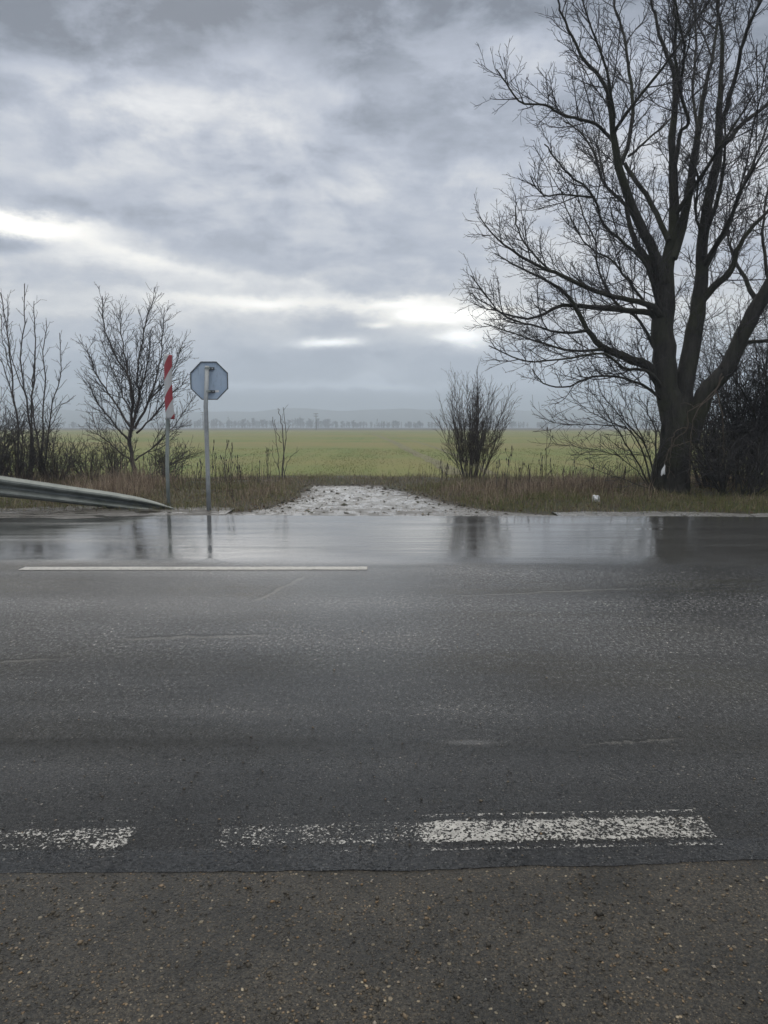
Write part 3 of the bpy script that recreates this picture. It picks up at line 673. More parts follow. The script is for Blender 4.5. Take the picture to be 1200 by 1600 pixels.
# ------------------------------------------------------------------ crash barrier
def guardrail():
    Y0 = 11.25
    top = [(0, 743), (60, 752), (120, 761), (180, 769.5), (215, 776), (245, 784), (272, 794), (300, 803)]
    bot = [(0, 776), (60, 782), (120, 788.5), (180, 795), (215, 799), (245, 802), (272, 806), (300, 810)]
    T = np.array([at(*p, Y0) for p in top]); Bo = np.array([at(*p, Y0) for p in bot])
    c = (T + Bo) / 2; h = (T[:, 2] - Bo[:, 2])
    sl = (c[0, 2] - c[3, 2]) / (c[3, 0] - c[0, 0])
    xl = c[0, 0] - (.60 - c[0, 2]) / sl
    cx = np.concatenate([[-26, xl - .8, xl], c[:, 0]]); cz = np.concatenate([[.60, .60, .585], c[:, 2]]); hh = np.concatenate([[.33, .33, .33], h])
    X = np.concatenate([np.linspace(-26, xl - .8, 40), np.linspace(xl - .7, c[-1, 0], 90)])
    Z = np.interp(X, cx, cz); Hh = np.interp(X, cx, hh)
    Z = np.convolve(np.pad(Z, 3, 'edge'), np.ones(7) / 7, 'valid')
    prof = [(-.5, .0), (-.47, .012), (-.37, .09), (-.28, .10), (-.19, .09), (-.06, .006), (.0, .0), (.06, .006), (.19, .09), (.28, .10), (.37, .09), (.47, .012), (.5, .0)]
    prof = np.array(prof)
    outer = prof; inner = prof[::-1] + np.array([0, -.005])
    loop = np.vstack([outer, inner])
    fl = np.clip((X - (c[-1, 0] - 1.0)) / 1.0, 0, 1)                # the end is twisted flat into the ground
    ang_ = fl * .5
    V = []
    for x_, z_, h_, a_ in zip(X, Z, Hh, ang_):
        for v, d in loop:
            vv, dd = v * h_, d
            V.append((x_, Y0 - (dd * math.cos(a_) - vv * math.sin(a_)), z_ + vv * math.cos(a_) + dd * math.sin(a_)))
    k = len(loop); n_ = len(X)
    F = [(i * k + j, i * k + (j + 1) % k, (i + 1) * k + (j + 1) % k, (i + 1) * k + j) for i in range(n_ - 1) for j in range(k)]
    F.append(tuple(range(k))); F.append(tuple(range((n_ - 1) * k, n_ * k))[::-1])
    root = empty('guardrail', (-6.1, Y0, 0), 'grey steel crash barrier sloping down into the ground on the left', 'guardrail')
    mesh('beam', V, F, M['zinc'], root)
    for px_ in np.arange(-24, -6.4, 2.0):
        z_ = float(np.interp(px_, X, Z)) + .12
        u = [(-.06, 0), (.06, 0), (.06, .09), (.05, .09), (.05, .01), (-.05, .01), (-.05, .09), (-.06, .09)]
        V = [(px_ + a, Y0 + .02 + b, zz) for zz in (-.3, z_) for a, b in u]
        F = [(i, (i + 1) % 8, 8 + (i + 1) % 8, 8 + i) for i in range(8)] + [tuple(range(8))[::-1], tuple(range(8, 16))]
        mesh('post', V, F, M['zinc'], root)
    # bolt heads where the beam lengths overlap
    for xb in (-5.55, -5.3):
        z0 = float(np.interp(xb, X, Z))
        for dz_ in (-.07, .07):
            bm = bmesh.new(); bmesh.ops.create_cone(bm, cap_ends=True, segments=8, radius1=.016, radius2=.012, depth=.02)
            for v in bm.verts: v.co = Vector((xb + v.co.x, Y0 - .045 - v.co.z, z0 + dz_ + v.co.y))
            mesh('bolt', [tuple(v.co) for v in bm.verts], [[v.index for v in f.verts] for f in bm.faces], M['zinc'], root); bm.free()
guardrail()

# ------------------------------------------------------------------ signs
def tube_obj(name, pts, rad, mat, parent, sides=16, cap=True):
    wd_ = Wood(); P = list(pts)
    wd_.add(P, rad if hasattr(rad, '__len__') else [rad] * len(P), sides); o = wd_.build(name, mat, parent)
    if cap:
        bm = bmesh.new(); bm.from_mesh(o.data); bmesh.ops.holes_fill(bm, edges=[e for e in bm.edges if e.is_boundary]); bm.to_mesh(o.data); bm.free()
    return o
def prism(pts2, y0, y1, cx, cz, bev=0):
    n_ = len(pts2)
    V = [(cx + a, y, cz + b) for y in (y0, y1) for a, b in pts2]
    F = [tuple(range(n_)), tuple(range(n_, 2 * n_))[::-1]] + [(i, n_ + i, n_ + (i + 1) % n_, (i + 1) % n_) for i in range(n_)]
    return V, F
def stop_sign():
    Y0 = 11.1; bx, by, _ = at(326.5, 800, Y0); z0 = float(vz(np.array(bx), np.array(Y0)))
    root = empty('stop_sign', (bx, Y0, z0), 'octagonal road sign seen from its grey blank back on a tall grey post', 'road sign')
    top = at(323.5, 572, Y0)
    tx, tz = at(325.5, 594, Y0)[0], at(326, 594.5, Y0)[2]
    tube_obj('post', [(bx, Y0, z0 - .2), (bx, Y0, z0 + .6), (bx - .002, Y0, tz - .4), (tx - .012, Y0, top[2])], .034, M['post'], root, 20)
    r = .2895 / math.cos(R(22.5)); oc = lambda q: [(q * math.cos(R(22.5 + 45 * i)), q * math.sin(R(22.5 + 45 * i))) for i in range(8)]
    mesh('sign_plate', *prism(oc(r), Y0 + .060, Y0 + .064, tx, tz), M['alu'], root)
    # raised folded rim on the back
    a, b_ = oc(r + .002), oc(r - .012)
    V = [(tx + p[0], yy, tz + p[1]) for yy in (Y0 + .042, Y0 + .0655) for ring in (a, b_) for p in ring]
    F = []
    for i in range(8):
        j = (i + 1) % 8
        F += [(i, j, 8 + j, 8 + i), (16 + i, 24 + i, 24 + j, 16 + j), (i, 16 + i, 16 + j, j), (8 + i, 8 + j, 24 + j, 24 + i)]
    mesh('rim', V, F, M['rim'], root)
    mesh('front_border', *prism(oc(r - .013), Y0 + .0645, Y0 + .0665, tx, tz), M['whiteface'], root)
    mesh('front_face', *prism(oc(r - .035), Y0 + .067, Y0 + .069, tx, tz), M['redface'], root)
    for dz_ in (.185, -.165):
        V, F = prism([(-.025, -.02), (.085, -.02), (.085, .02), (-.025, .02)], Y0 + .03, Y0 + .059, tx, tz + dz_)
        br = mesh('bracket', V, F, M['rim'], root)
        band = [(tx - .01 + .039 * math.cos(t), Y0 + .039 * math.sin(t), tz + dz_) for t in np.linspace(math.pi * .05, math.pi * 1.95, 18)]
        Vb = [(p[0], p[1], p[2] + s) for s in (-.014, .014) for p in band]
        Fb = [(i, i + 1, 18 + i + 1, 18 + i) for i in range(17)]
        o = mesh('clamp', Vb, Fb, M['greenpost'], root); o.parent = br
        o.location = root.location - root.location
        bolt_v, bolt_f = prism([(.011 * math.cos(R(60 * i)), .011 * math.sin(R(60 * i))) for i in range(6)], Y0 + .018, Y0 + .0295, tx + .062, tz + dz_)
        o2 = mesh('bolt', bolt_v, bolt_f, M['post'], root); o2.parent = br
    # faded inspection sticker low on the back
    V, F = prism([(.075, -.015), (.145, -.01), (.143, .022), (.073, .018)], Y0 + .0585, Y0 + .0597, tx + .0, tz - .165)
    mesh('sticker', V, F, M['whiteface'], root)
stop_sign()
def marker():
    Y0 = 11.5; bx, _, _ = at(263.5, 790, Y0); z0 = float(vz(np.array(bx), np.array(Y0)))
    root = empty('hazard_marker', (bx, Y0, z0), 'narrow red and white striped marker board on a thin post', 'road sign')
    px_top = at(261, 560, Y0); 
    tube_obj('post', [(bx, Y0, z0 - .2), (bx, Y0, z0 + .7), (at(262, 660, Y0)[0], Y0, at(262, 660, Y0)[2]), (px_top[0], Y0, px_top[2])], .030, M['greenpost'], root, 16)
    # a slightly bowed, twisted board: outline taken at its real size
    rows = [(553, 256.0, 269.2), (575, 256.2, 268.8), (600, 256.8, 268.6), (630, 257.5, 270.2), (655, 259.6, 273.0)]
    ys = [r[0] for r in rows]; n_, k = 26, 9; V = []
    cx0 = at(264, 655, Y0)
    for side in (0, 1):
        for i in range(n_):
            yy = 553 + 102 * i / (n_ - 1); l = np.interp(yy, ys, [r[1] for r in rows]); r_ = np.interp(yy, ys, [r[2] for r in rows])
            if side == 0: pass
            for j in range(k):
                u = j / (k - 1); q = at(l + (r_ - l) * u, yy + (2.0 * u if i == 0 else 0), Y0 - .045)
                bow = .030 * (1 - (2 * u - 1) ** 2); tw = .03 * (u - .5) * (i / n_ - .3)
                V.append((q[0], q[1] - bow + tw + (.003 if side else 0), q[2]))
    F = []
    g = lambda s, i, j: s * n_ * k + i * k + j
    for i in range(n_ - 1):
        for j in range(k - 1):
            F.append((g(0, i, j), g(0, i + 1, j), g(0, i + 1, j + 1), g(0, i, j + 1))); F.append((g(1, i, j), g(1, i, j + 1), g(1, i + 1, j + 1), g(1, i + 1, j)))
        F.append((g(0, i, 0), g(1, i, 0), g(1, i + 1, 0), g(0, i + 1, 0))); F.append((g(0, i, k - 1), g(0, i + 1, k - 1), g(1, i + 1, k - 1), g(1, i, k - 1)))
    for j in range(k - 1):
        F.append((g(0, 0, j), g(0, 0, j + 1), g(1, 0, j + 1), g(1, 0, j))); F.append((g(0, n_ - 1, j), g(1, n_ - 1, j), g(1, n_ - 1, j + 1), g(0, n_ - 1, j + 1)))
    o = mesh('striped_board', np.array(V) - np.array(cx0) + np.array(root.location), F, M['stripes'], root, True)
    o.location = Vector(cx0) - root.location
    for zpx in (575, 635):
        c = at(262, zpx, Y0)
        Vb = [(c[0] + .036 * math.cos(t), Y0 + .036 * math.sin(t), c[2] + s) for s in (-.012, .012) for t in np.linspace(0, 2 * math.pi, 16, False)]
        mesh('clamp', Vb, [(i, (i + 1) % 16, 16 + (i + 1) % 16, 16 + i) for i in range(16)], M['post'], root)
marker()

# ------------------------------------------------------------------ the big tree
WS = .68
def limb3(pts, Y0, dep, w0, w1, n, rnd, extra=0, wob=.012):
    """limb from picture points to real 3-D: dep = how far its tip stands behind (+) or before (-) the trunk"""
    m = len(pts); P = []
    for i, (px, py) in enumerate(pts):
        t = i / (m - 1); P.append(at(px, py, Y0 + dep * t ** 1.1))
    if extra:                                                        # the part above the picture
        a, b = np.array(P[-2]), np.array(P[-1]); d = (b - a) / (np.linalg.norm(b - a) + 1e-9)
        for q in range(2):
            d = d + np.array([rnd.uniform(-.25, .25), rnd.uniform(-.2, .2), .25]); d /= np.linalg.norm(d)
            b = b + d * extra / 2; P.append(tuple(b))
    P = cat_rom(P, n)
    for i in range(1, n): P[i] += np.array([rnd.gauss(0, wob), rnd.gauss(0, wob), rnd.gauss(0, wob * .6)])
    k = Y0 / F_PX / 2 * WS
    if isinstance(w0, (list, tuple)):
        q_ = np.interp(np.linspace(0, 1, n), np.linspace(0, 1, len(w0)), w0); rad = [v * .82 * Y0 / F_PX / 2 for v in q_]
    else: rad = [(w0 * (1 - (i / (n - 1)) ** .62) + w1 * (i / (n - 1)) ** .62) * k for i in range(n)]
    return P, rad
def big_tree():
    rnd = random.Random(11); Y0 = 13.9
    c4 = lambda *q: [(720 + a / 2.5, b / 2.5) for a, b in q]
    base = at(1050, 772, Y0); z0 = float(vz(np.array(base[0]), np.array(Y0)))
    root = empty('bare_tree', (base[0], Y0, z0), 'huge leafless tree with several dark trunks filling the right side', 'tree')
    # trunk with flared foot
    tr = Wood()
    P, r = limb3([(1050, 779), (1050, 765), (1050, 735), (1053, 700), (1055, 670), (1054, 640), (1046, 610), (1040, 575)], Y0, 0, 84, 36, 22, rnd, wob=.01)
    prof = np.interp(np.linspace(0, 1, 22), [0, .06, .18, .4, .65, .85, 1], [78, 56, 43, 40, 38, 28, 16])
    tr.add(P, [v * Y0 / F_PX / 2 for v in prof], 18)
    P2, _ = limb3([(1058, 768), (1062, 700), (1066, 640), (1068, 605), (1074, 560), (1080, 520)], Y0, .1, 40, 30, 16, rnd, wob=.008)
    tr.add(P2, [v * Y0 / F_PX / 2 for v in np.interp(np.linspace(0, 1, 16), [0, .5, 1], [38, 32, 12])], 14)
    P3, _ = limb3([(1024, 770), (1030, 735), (1040, 690), (1042, 640)], Y0, -.15, 26, 18, 10, rnd, wob=.01)
    tr.add(P3, [v * Y0 / F_PX / 2 for v in np.linspace(26, 14, 10)], 10)
    o = tr.build('trunk', M['bark'], root)
    # limbs: (picture points, depth of the tip, width at start, width at tip, length above the picture)
    L = [
     (c4((822, 1680), (800, 1500), (795, 1380), (790, 1250), (805, 1060), (830, 910), (832, 780), (828, 640), (825, 540), (838, 400), (832, 280), (790, 180), (760, 60), (745, 0)), .3, [30, 42, 42, 38, 23, 19, 16, 13.5, 11.5, 9, 7, 5, 4, 3.5, 3], 4, 1.4),
     (c4((828, 1010), (872, 850), (905, 680), (928, 520), (945, 400), (960, 320), (985, 210), (1000, 110), (1010, 0)), 1.2, [17, 16, 14, 11, 9, 7.5, 6, 5, 4, 3, 2.5], 5, 1.6),
     (c4((838, 640), (855, 520), (890, 480), (870, 400), (848, 300), (835, 200), (840, 100), (832, 0)), -.9, 10, 4, 1.2),
     (c4((930, 520), (912, 430), (905, 330), (920, 210), (915, 100), (905, 0)), 1.8, 8, 3.5, 1.2),
     (c4((805, 1130), (745, 960), (700, 880), (655, 760), (620, 660), (598, 540), (585, 440), (560, 330), (480, 230), (430, 140), (395, 60), (380, 0)), -1.0, [19, 18, 16.5, 15, 13, 10, 7, 5.5, 4.5, 3.5, 3, 2.5, 2], 3.5, .8),
     (c4((605, 570), (540, 490), (450, 462), (380, 440), (330, 412), (240, 402), (180, 330), (140, 270)), -1.8, 9, 2.4, 0),
     (c4((622, 650), (655, 560), (672, 440), (668, 340), (650, 240), (640, 150), (610, 60), (600, 0)), .5, 11, 3.5, 1.0),
     (c4((640, 640), (670, 690), (720, 760), (770, 850), (812, 940))[::-1], .8, 14, 9, 0),
     (c4((655, 610), (760, 520), (820, 465)), .9, 6, 3.5, 0),
     (c4((795, 1270), (760, 1090), (725, 1010), (690, 960), (660, 880), (640, 800), (560, 720), (520, 600), (470, 520), (400, 470)), 1.4, [20, 18, 15, 12, 9, 7, 5.5, 4.5, 3, 2], 3, 0),
     (c4((795, 1290), (768, 1160), (720, 1030), (650, 960), (560, 880), (520, 770), (430, 690), (370, 620), (330, 560)), -1.2, 11, 2.6, 0),
     (c4((520, 770), (400, 760), (320, 760), (270, 690)), -1.5, 5, 2.2, 0),
     (c4((800, 1270), (745, 1195), (640, 1168), (540, 1140), (440, 1098), (360, 1062), (250, 1010), (150, 940), (75, 845)), -1.3, [14, 11, 9, 8.2, 7.4, 6.2, 4.8, 3, 1.8], 2.6, 0),
     (c4((440, 1098), (330, 1040), (250, 950), (215, 860), (220, 790)), .8, 7, 2.4, 0),
     (c4((800, 1290), (735, 1222), (620, 1212), (480, 1198), (390, 1195), (290, 1240), (180, 1230), (90, 1180), (25, 1140)), .9, [15, 12, 10, 8.5, 7, 5, 3.6, 2.4, 1.6], 2.4, 0),
     (c4((825, 1600), (745, 1445), (660, 1402), (560, 1360), (495, 1290), (450, 1200), (400, 1140), (330, 1095), (220, 1040), (130, 990)), .4, [24, 19, 16, 12.5, 9.5, 8, 6.5, 5, 3, 1.8], 2.6, 0),
     (c4((560, 1362), (450, 1370), (330, 1345), (200, 1300), (90, 1265)), 1.3, 8, 2.2, 0),
     (c4((495, 1290), (400, 1300), (280, 1270), (160, 1225), (40, 1075)), -.9, 8, 2.2, 0),
     (c4((830, 1580), (740, 1455), (640, 1440), (560, 1380), (420, 1400), (260, 1410), (110, 1350)), -1.7, 10, 2.2, 0),
     (c4((850, 1640), (760, 1540), (650, 1480), (520, 1470), (420, 1510), (330, 1500), (275, 1440)), -.4, 9, 2.2, 0),
     (c4((800, 1440), (740, 1330), (690, 1240), (600, 1180), (540, 1060), (520, 930), (470, 820), (440, 700)), 2.0, 10, 2.6, 0),
     (c4((800, 1300), (725, 1190), (640, 1080), (590, 1020), (500, 960), (430, 860), (390, 740)), 2.4, 9, 2.6, 0),
     (c4((862, 1680), (880, 1480), (905, 1330), (925, 1220), (942, 1060), (945, 930), (970, 780), (998, 640), (1008, 520), (1010, 400), (1018, 280), (1020, 150), (1000, 0)), .2, [24, 34, 31, 27, 21, 19, 17, 14, 11.5, 8.5, 6.5, 5, 4, 3], 4.5, 1.6),
     (c4((1005, 580), (1060, 530), (1100, 480), (1170, 430), (1240, 350), (1290, 220)), .8, 14, 4, .8),
     (c4((1010, 500), (1045, 400), (1075, 290), (1098, 180), (1130, 90), (1170, 0)), -.9, 12, 4, 1.4),
     (c4((915, 1260), (950, 1165), (1000, 1110), (1055, 1060), (1080, 980), (1130, 900), (1230, 790), (1330, 640), (1390, 480)), -.8, [17, 15, 13, 11, 9, 7, 5, 3.5, 2.5], 4, 0),
     (c4((950, 1060), (1000, 960), (1050, 880), (1090, 760), (1140, 640), (1200, 480), (1240, 300)), 1.3, 12, 3.5, 0),
     (c4((935, 900), (915, 820), (925, 700), (890, 600)), -.8, 7, 3, 0),
     (c4((890, 1720), (915, 1640), (960, 1530), (1040, 1440), (1090, 1330), (1150, 1210), (1210, 1110), (1290, 960), (1380, 760), (1450, 500), (1490, 260)), -1.1, [40, 34, 31, 28, 26, 24, 19, 14, 9, 5, 3], 6, 1.2),
     (c4((1090, 1340), (1200, 1330), (1330, 1280), (1450, 1180)), -.6, 11, 4, 0),
     (c4((1210, 1110), (1180, 960), (1190, 800), (1230, 640)), .9, 10, 3.5, 0),
    ]
    cr = Wood(); spec = [
        dict(gap=.175, len=1.3, ang=(26, 58), n=7, wig=.10, up=.09, start=.14, r=.014, rt=.005, taper=.72, sides=4),
        dict(gap=.09, len=.56, ang=(28, 60), n=5, wig=.12, up=.09, start=.14, r=.0088, rt=.0042, taper=.5, sides=3),
        dict(gap=.06, len=.2, ang=(30, 65), n=3, wig=.14, up=.08, start=.2, r=.0052, rt=.0036, taper=.4, sides=3)]
    def one(P, r, cap=None):
        w_ = Wood(); w_.add(P, r, 10 if r[0] > .08 else 7); w_.build('limb', M['bark'], root)
        Pl = [tuple(p) for p in P]
        grow(Pl, list(r), 0, spec, cr, rnd, (base[0], Y0, .045))
    limbs = []
    for pts, dep, w0, w1, ex_ in L:
        P, r = limb3(pts, Y0, dep, w0, w1, max(12, len(pts) * 3), rnd, ex_, .009)
        limbs.append((P, r)); one(P, r)
    # limbs towards and away from the road, growing from the main stems
    for q in range(16):
        P, r = limbs[[0, 1, 4, 9, 22, 24, 26, 28][q % 8]]
        i = int(len(P) * rnd.uniform(.25, .75)); p = np.array(P[i]); s = 1 if q % 2 else -1
        d = np.array([rnd.uniform(-.45, .45), s * rnd.uniform(.6, 1.0), rnd.uniform(.5, 1.0)]); d /= np.linalg.norm(d)
        pts = [p]; ln = rnd.uniform(1.8, 3.0)
        for j in range(7):
            d = d + np.array([rnd.gauss(0, .12), rnd.gauss(0, .1), .10]); d /= np.linalg.norm(d); pts.append(pts[-1] + d * ln / 7)
        r0 = min(r[i] * .6, .05); one(np.array(pts), [r0 + (.008 - r0) * j / 7 for j in range(8)])
    cr.build('crown', M['twig'], root)
    # pale climbing vines hanging on the trunk
    c5 = lambda *q: [(980 + a / 4.32, 440 + b / 4.32) for a, b in q]
    vw = Wood()
    for pts, yo in ((((640, 620), (600, 720), (470, 840), (405, 890), (410, 990), (310, 1080), (265, 1180), (258, 1290)), -.55),
                    (((650, 640), (590, 750), (490, 850), (440, 960), (430, 1080), (420, 1230), (425, 1340)), -.6),
                    (((410, 990), (330, 1010), (300, 1100), (290, 1200), (275, 1330)), -.5),
                    (((430, 1075), (340, 1105), (280, 1140), (265, 1220)), -.52),
                    (((600, 740), (640, 900), (650, 1080), (650, 1200), (610, 1290)), -.7)):
        P, r = limb3(c5(*pts), Y0 + yo, 0, 3.2, 1.6, 24, rnd, 0, .012); vw.add(P, r, 6)
        grow([tuple(p) for p in P], list(r), 0, [dict(gap=.22, len=.3, ang=(30, 80), n=5, wig=.25, up=-.1, start=.2, r=.006, rt=.003, taper=.2)], vw, rnd)
    vw.build('hanging_vine', M['vine'], root)
    return root
big_tree()

# ------------------------------------------------------------------ shrubs and saplings
def woody(name, Y0, stems, spec, mat, label, cat, group=None, seed=1, axis=.1, stem_sides=6, wob=.014, bundle=1):
    """plant with traced stems [(points, tip depth, width start, width tip)]"""
    rnd = random.Random(seed); b = at(*stems[0][0][0], Y0)
    z0 = float(vz(np.array(b[0]), np.array(min(Y0, 21.9))))
    root = empty(name, (b[0], Y0, z0), label, cat, group)
    st, tw = Wood(), Wood()
    for pts, dep, w0, w1 in stems:
        P, r = limb3(pts, Y0, dep, w0 * .85, w1 * .9, max(10, len(pts) * 3), rnd, 0, wob); P[0][2] = min(P[0][2], z0 - .05) if pts[0] == stems[0][0][0] else P[0][2]
        st.add(P, r, stem_sides); grow([tuple(p) for p in P], list(r), 0, spec, tw, rnd, (b[0], Y0, axis) if axis else None)
    st.build('trunk', mat, root); tw.build('crown', M['twig'], root)
    return root
def bush(name, px, py, Y0, n, h, spread, spec, mat, label, cat, group=None, seed=1, r0=.016, curve=.06, lean=(0, 0), wig=.07, dome=.25):
    """many-stemmed bush; h height and spread half width in metres"""
    rnd = random.Random(seed); b = at(px, py, Y0); z0 = float(vz(np.array(b[0]), np.array(min(Y0, 21.9)))); 
    root = empty(name, (b[0], Y0, z0), label, cat, group); st, tw = Wood(), Wood()
    for i in range(n):
        a = rnd.random() * 6.283; q = math.sqrt(rnd.random())
        p = np.array([b[0] + .13 * spread * q * math.cos(a) * 2, Y0 + .2 * spread * q * math.sin(a), z0 - .05])
        d = np.array([math.cos(a) * q * spread / h * 1.15 + lean[0], math.sin(a) * q * spread / h + lean[1], 1.0]); d /= np.linalg.norm(d)
        ln = h * rnd.uniform(.72, 1.08) * (1 - dome * q * q); k = 8; pts = [p]
        for j in range(k - 1):
            d = d + np.array([rnd.gauss(0, wig), rnd.gauss(0, wig), curve]); d /= np.linalg.norm(d); pts.append(pts[-1] + d * ln / (k - 1))
        r = [r0 * rnd.uniform(.7, 1.2) * (1 - j / (k - 1)) + .004 * j / (k - 1) for j in range(k)]
        st.add(np.array(pts), r, 5); grow([tuple(v) for v in pts], r, 0, spec, tw, rnd, (b[0], Y0, .08))
    st.build('trunk', mat, root); tw.build('crown', M['brownbark'] if name == 'bare_bush' else M['twig'], root); return root

z1 = lambda *q: [(a / 3, 430 + b / 3) for a, b in q]
z2 = lambda *q: [(380 + a / 2.5, 560 + b / 2.5) for a, b in q]
z3 = lambda *q: [(840 + a / 3.333, 560 + b / 3.333) for a, b in q]
SP_S = [dict(gap=.12, len=.66, ang=(25, 50), n=5, wig=.10, up=.12, start=.22, r=.010, rt=.0045, taper=.6, sides=3),
        dict(gap=.17, len=.2, ang=(30, 60), n=3, wig=.12, up=.1, start=.2, r=.005, rt=.0035, taper=.4)]
woody('sapling', 16.8, [(z1((85, 960), (80, 700), (65, 560), (52, 400), (30, 250), (8, 80)), .2, 7, 2), (z1((70, 600), (20, 440), (-20, 350)), -.2, 3.5, 1.6), (z1((58, 470), (20, 330), (5, 180)), .3, 3, 1.4)],
      SP_S, M['brownbark'], 'tall thin bare sapling at the far left edge of the photo', 'sapling', seed=3)
woody('sapling', 17.0, [(z1((150, 970), (140, 700), (112, 540), (98, 380), (118, 200), (110, 40)), -.2, 7, 1.8), (z1((155, 900), (150, 600), (165, 400), (160, 230), (155, 120)), .4, 6, 1.6), (z1((112, 540), (60, 420), (35, 260), (38, 90)), .3, 3.5, 1.4)],
      SP_S, M['brownbark'], 'tall two-stemmed bare sapling, second from the left edge', 'sapling', seed=4)
woody('sapling', 16.9, [(z1((205, 980), (200, 700), (212, 480), (200, 340), (222, 210)), .2, 6, 1.6), (z1((205, 930), (240, 620), (285, 470), (280, 270)), -.3, 5, 1.5), (z1((225, 740), (280, 620), (325, 590)), .2, 2.6, 1.3), (z1((160, 420), (150, 560), (165, 720), (200, 900))[::-1], .1, 5, 3)],
      SP_S, M['brownbark'], 'bare forked sapling between the left edge thicket and the rounded tree', 'sapling', seed=5)
SP_T = [dict(gap=.085, len=1.0, ang=(20, 50), n=6, wig=.09, up=.10, start=.14, r=.013, rt=.0048, taper=.72, sides=3),
        dict(gap=.07, len=.40, ang=(25, 55), n=4, wig=.12, up=.10, start=.15, r=.0062, rt=.004, taper=.45),
        dict(gap=.12, len=.12, ang=(30, 60), n=3, wig=.12, up=.08, start=.3, r=.0045, rt=.0034, taper=.3)]
woody('young_tree', 17.4, [
    (z1((635, 985), (625, 890), (608, 790), (615, 690), (622, 600), (600, 480), (520, 330), (480, 200), (485, 100)), .3, 15, 2),
    (z1((612, 760), (622, 690), (650, 590), (640, 480), (660, 330), (690, 200), (725, 100)), -.4, 9, 1.8),
    (z1((630, 720), (700, 580), (740, 450), (760, 330), (768, 160)), .5, 8, 1.8),
    (z1((610, 710), (540, 600), (470, 500), (425, 400), (400, 320)), .2, 7, 1.6),
    (z1((640, 740), (720, 660), (800, 560), (880, 500)), -.3, 6, 1.5),
    (z1((632, 870), (720, 800), (820, 700), (910, 570)), .5, 6, 1.5),
    (z1((605, 770), (520, 680), (450, 580), (410, 490)), -.6, 6, 1.5),
    (z1((625, 880), (540, 810), (460, 740), (430, 650)), .5, 5, 1.4),
    (z1((640, 960), (720, 930), (830, 870), (920, 830)), -.4, 5, 1.4),
    (z1((622, 610), (590, 420), (570, 270), (562, 160)), .5, 6, 1.6),
    (z1((700, 585), (780, 500), (830, 400), (852, 310)), .4, 5, 1.5),
    (z1((632, 640), (660, 520), (700, 380), (700, 280)), -.9, 6, 1.6), (z1((612, 640), (560, 520), (520, 420), (470, 300)), .9, 5, 1.6)],
    SP_T, M['brownbark'], 'rounded leafless young tree behind the striped marker', 'tree', seed=8)
woody('sapling', 17.2, [(z2((155, 475), (155, 300), (152, 250), (140, 210), (134, 195)), .1, 3.4, 1.4), (z2((162, 475), (160, 380), (166, 280), (158, 190)), -.1, 3.2, 1.2), (z2((142, 475), (132, 340), (115, 230)), .2, 2.6, 1.2), (z2((150, 330), (128, 280), (122, 240)), 0, 2, 1.1),
      (z2((165, 440), (180, 390), (215, 360)), -.2, 1.8, 1.0), (z2((100, 470), (98, 400), (95, 360)), .2, 1.6, 1), (z2((140, 430), (118, 390), (110, 340)), .2, 1.6, 1)],
      [dict(gap=.3, len=.32, ang=(25, 50), n=4, wig=.12, up=.08, start=.25, r=.005, rt=.0035, taper=.4)], M['brownbark'], 'small thin bare sapling standing alone left of the gravel track', 'sapling', seed=9)
SP_B = [dict(gap=.10, len=.68, ang=(14, 38), n=5, wig=.07, up=.06, start=.15, r=.007, rt=.0038, taper=.5),
        dict(gap=.11, len=.26, ang=(18, 42), n=3, wig=.09, up=.05, start=.2, r=.0045, rt=.0032, taper=.4)]
bush('bare_bush', 738, 752, 17.3, 44, 2.75, 1.1, SP_B, M['brownbark'], 'egg-shaped grey bare bush just right of the gravel track', 'bush', seed=12, r0=.009, curve=.10, dome=.42)
woody('leaning_shrub', 13.6, [
    (z3((600, 700), (520, 540), (430, 400), (330, 240), (250, 150)), .3, 6, 1.4), (z3((605, 690), (545, 480), (460, 360), (330, 345), (150, 345), (10, 310)), -.3, 6, 1.3),
    (z3((612, 690), (565, 470), (490, 300), (420, 150)), .5, 6, 1.4), (z3((620, 690), (612, 400), (580, 280), (520, 190)), .2, 7, 1.5),
    (z3((600, 695), (480, 640), (350, 600), (250, 560)), -.4, 3, 1.1), (z3((590, 510), (500, 500), (420, 500), (170, 505)), -.2, 4, 1.1), (z3((460, 365), (350, 320), (230, 250), (120, 200)), .2, 4, 1.2),
    (z3((595, 690), (500, 570), (400, 500), (260, 470), (60, 440)), .4, 4, 1.1), (z3((560, 440), (430, 300), (330, 170), (300, 60)), -.5, 4, 1.2), (z3((610, 600), (640, 430), (600, 300)), .6, 5, 1.4)],
    [dict(gap=.085, len=.75, ang=(25, 60), n=6, wig=.12, up=.05, start=.2, r=.008, rt=.004, taper=.4), dict(gap=.09, len=.28, ang=(30, 60), n=4, wig=.13, up=.09, start=.15, r=.005, rt=.0035, taper=.4)],
    M['bark'], 'drooping dark shrub leaning left at the foot of the big tree', 'shrub', seed=21)
SP_K = [dict(gap=.15, len=.95, ang=(25, 65), n=6, wig=.17, up=.03, start=.08, r=.010, rt=.0045, taper=.35),
        dict(gap=.13, len=.38, ang=(30, 70), n=4, wig=.18, up=.03, start=.1, r=.0058, rt=.004, taper=.4)]
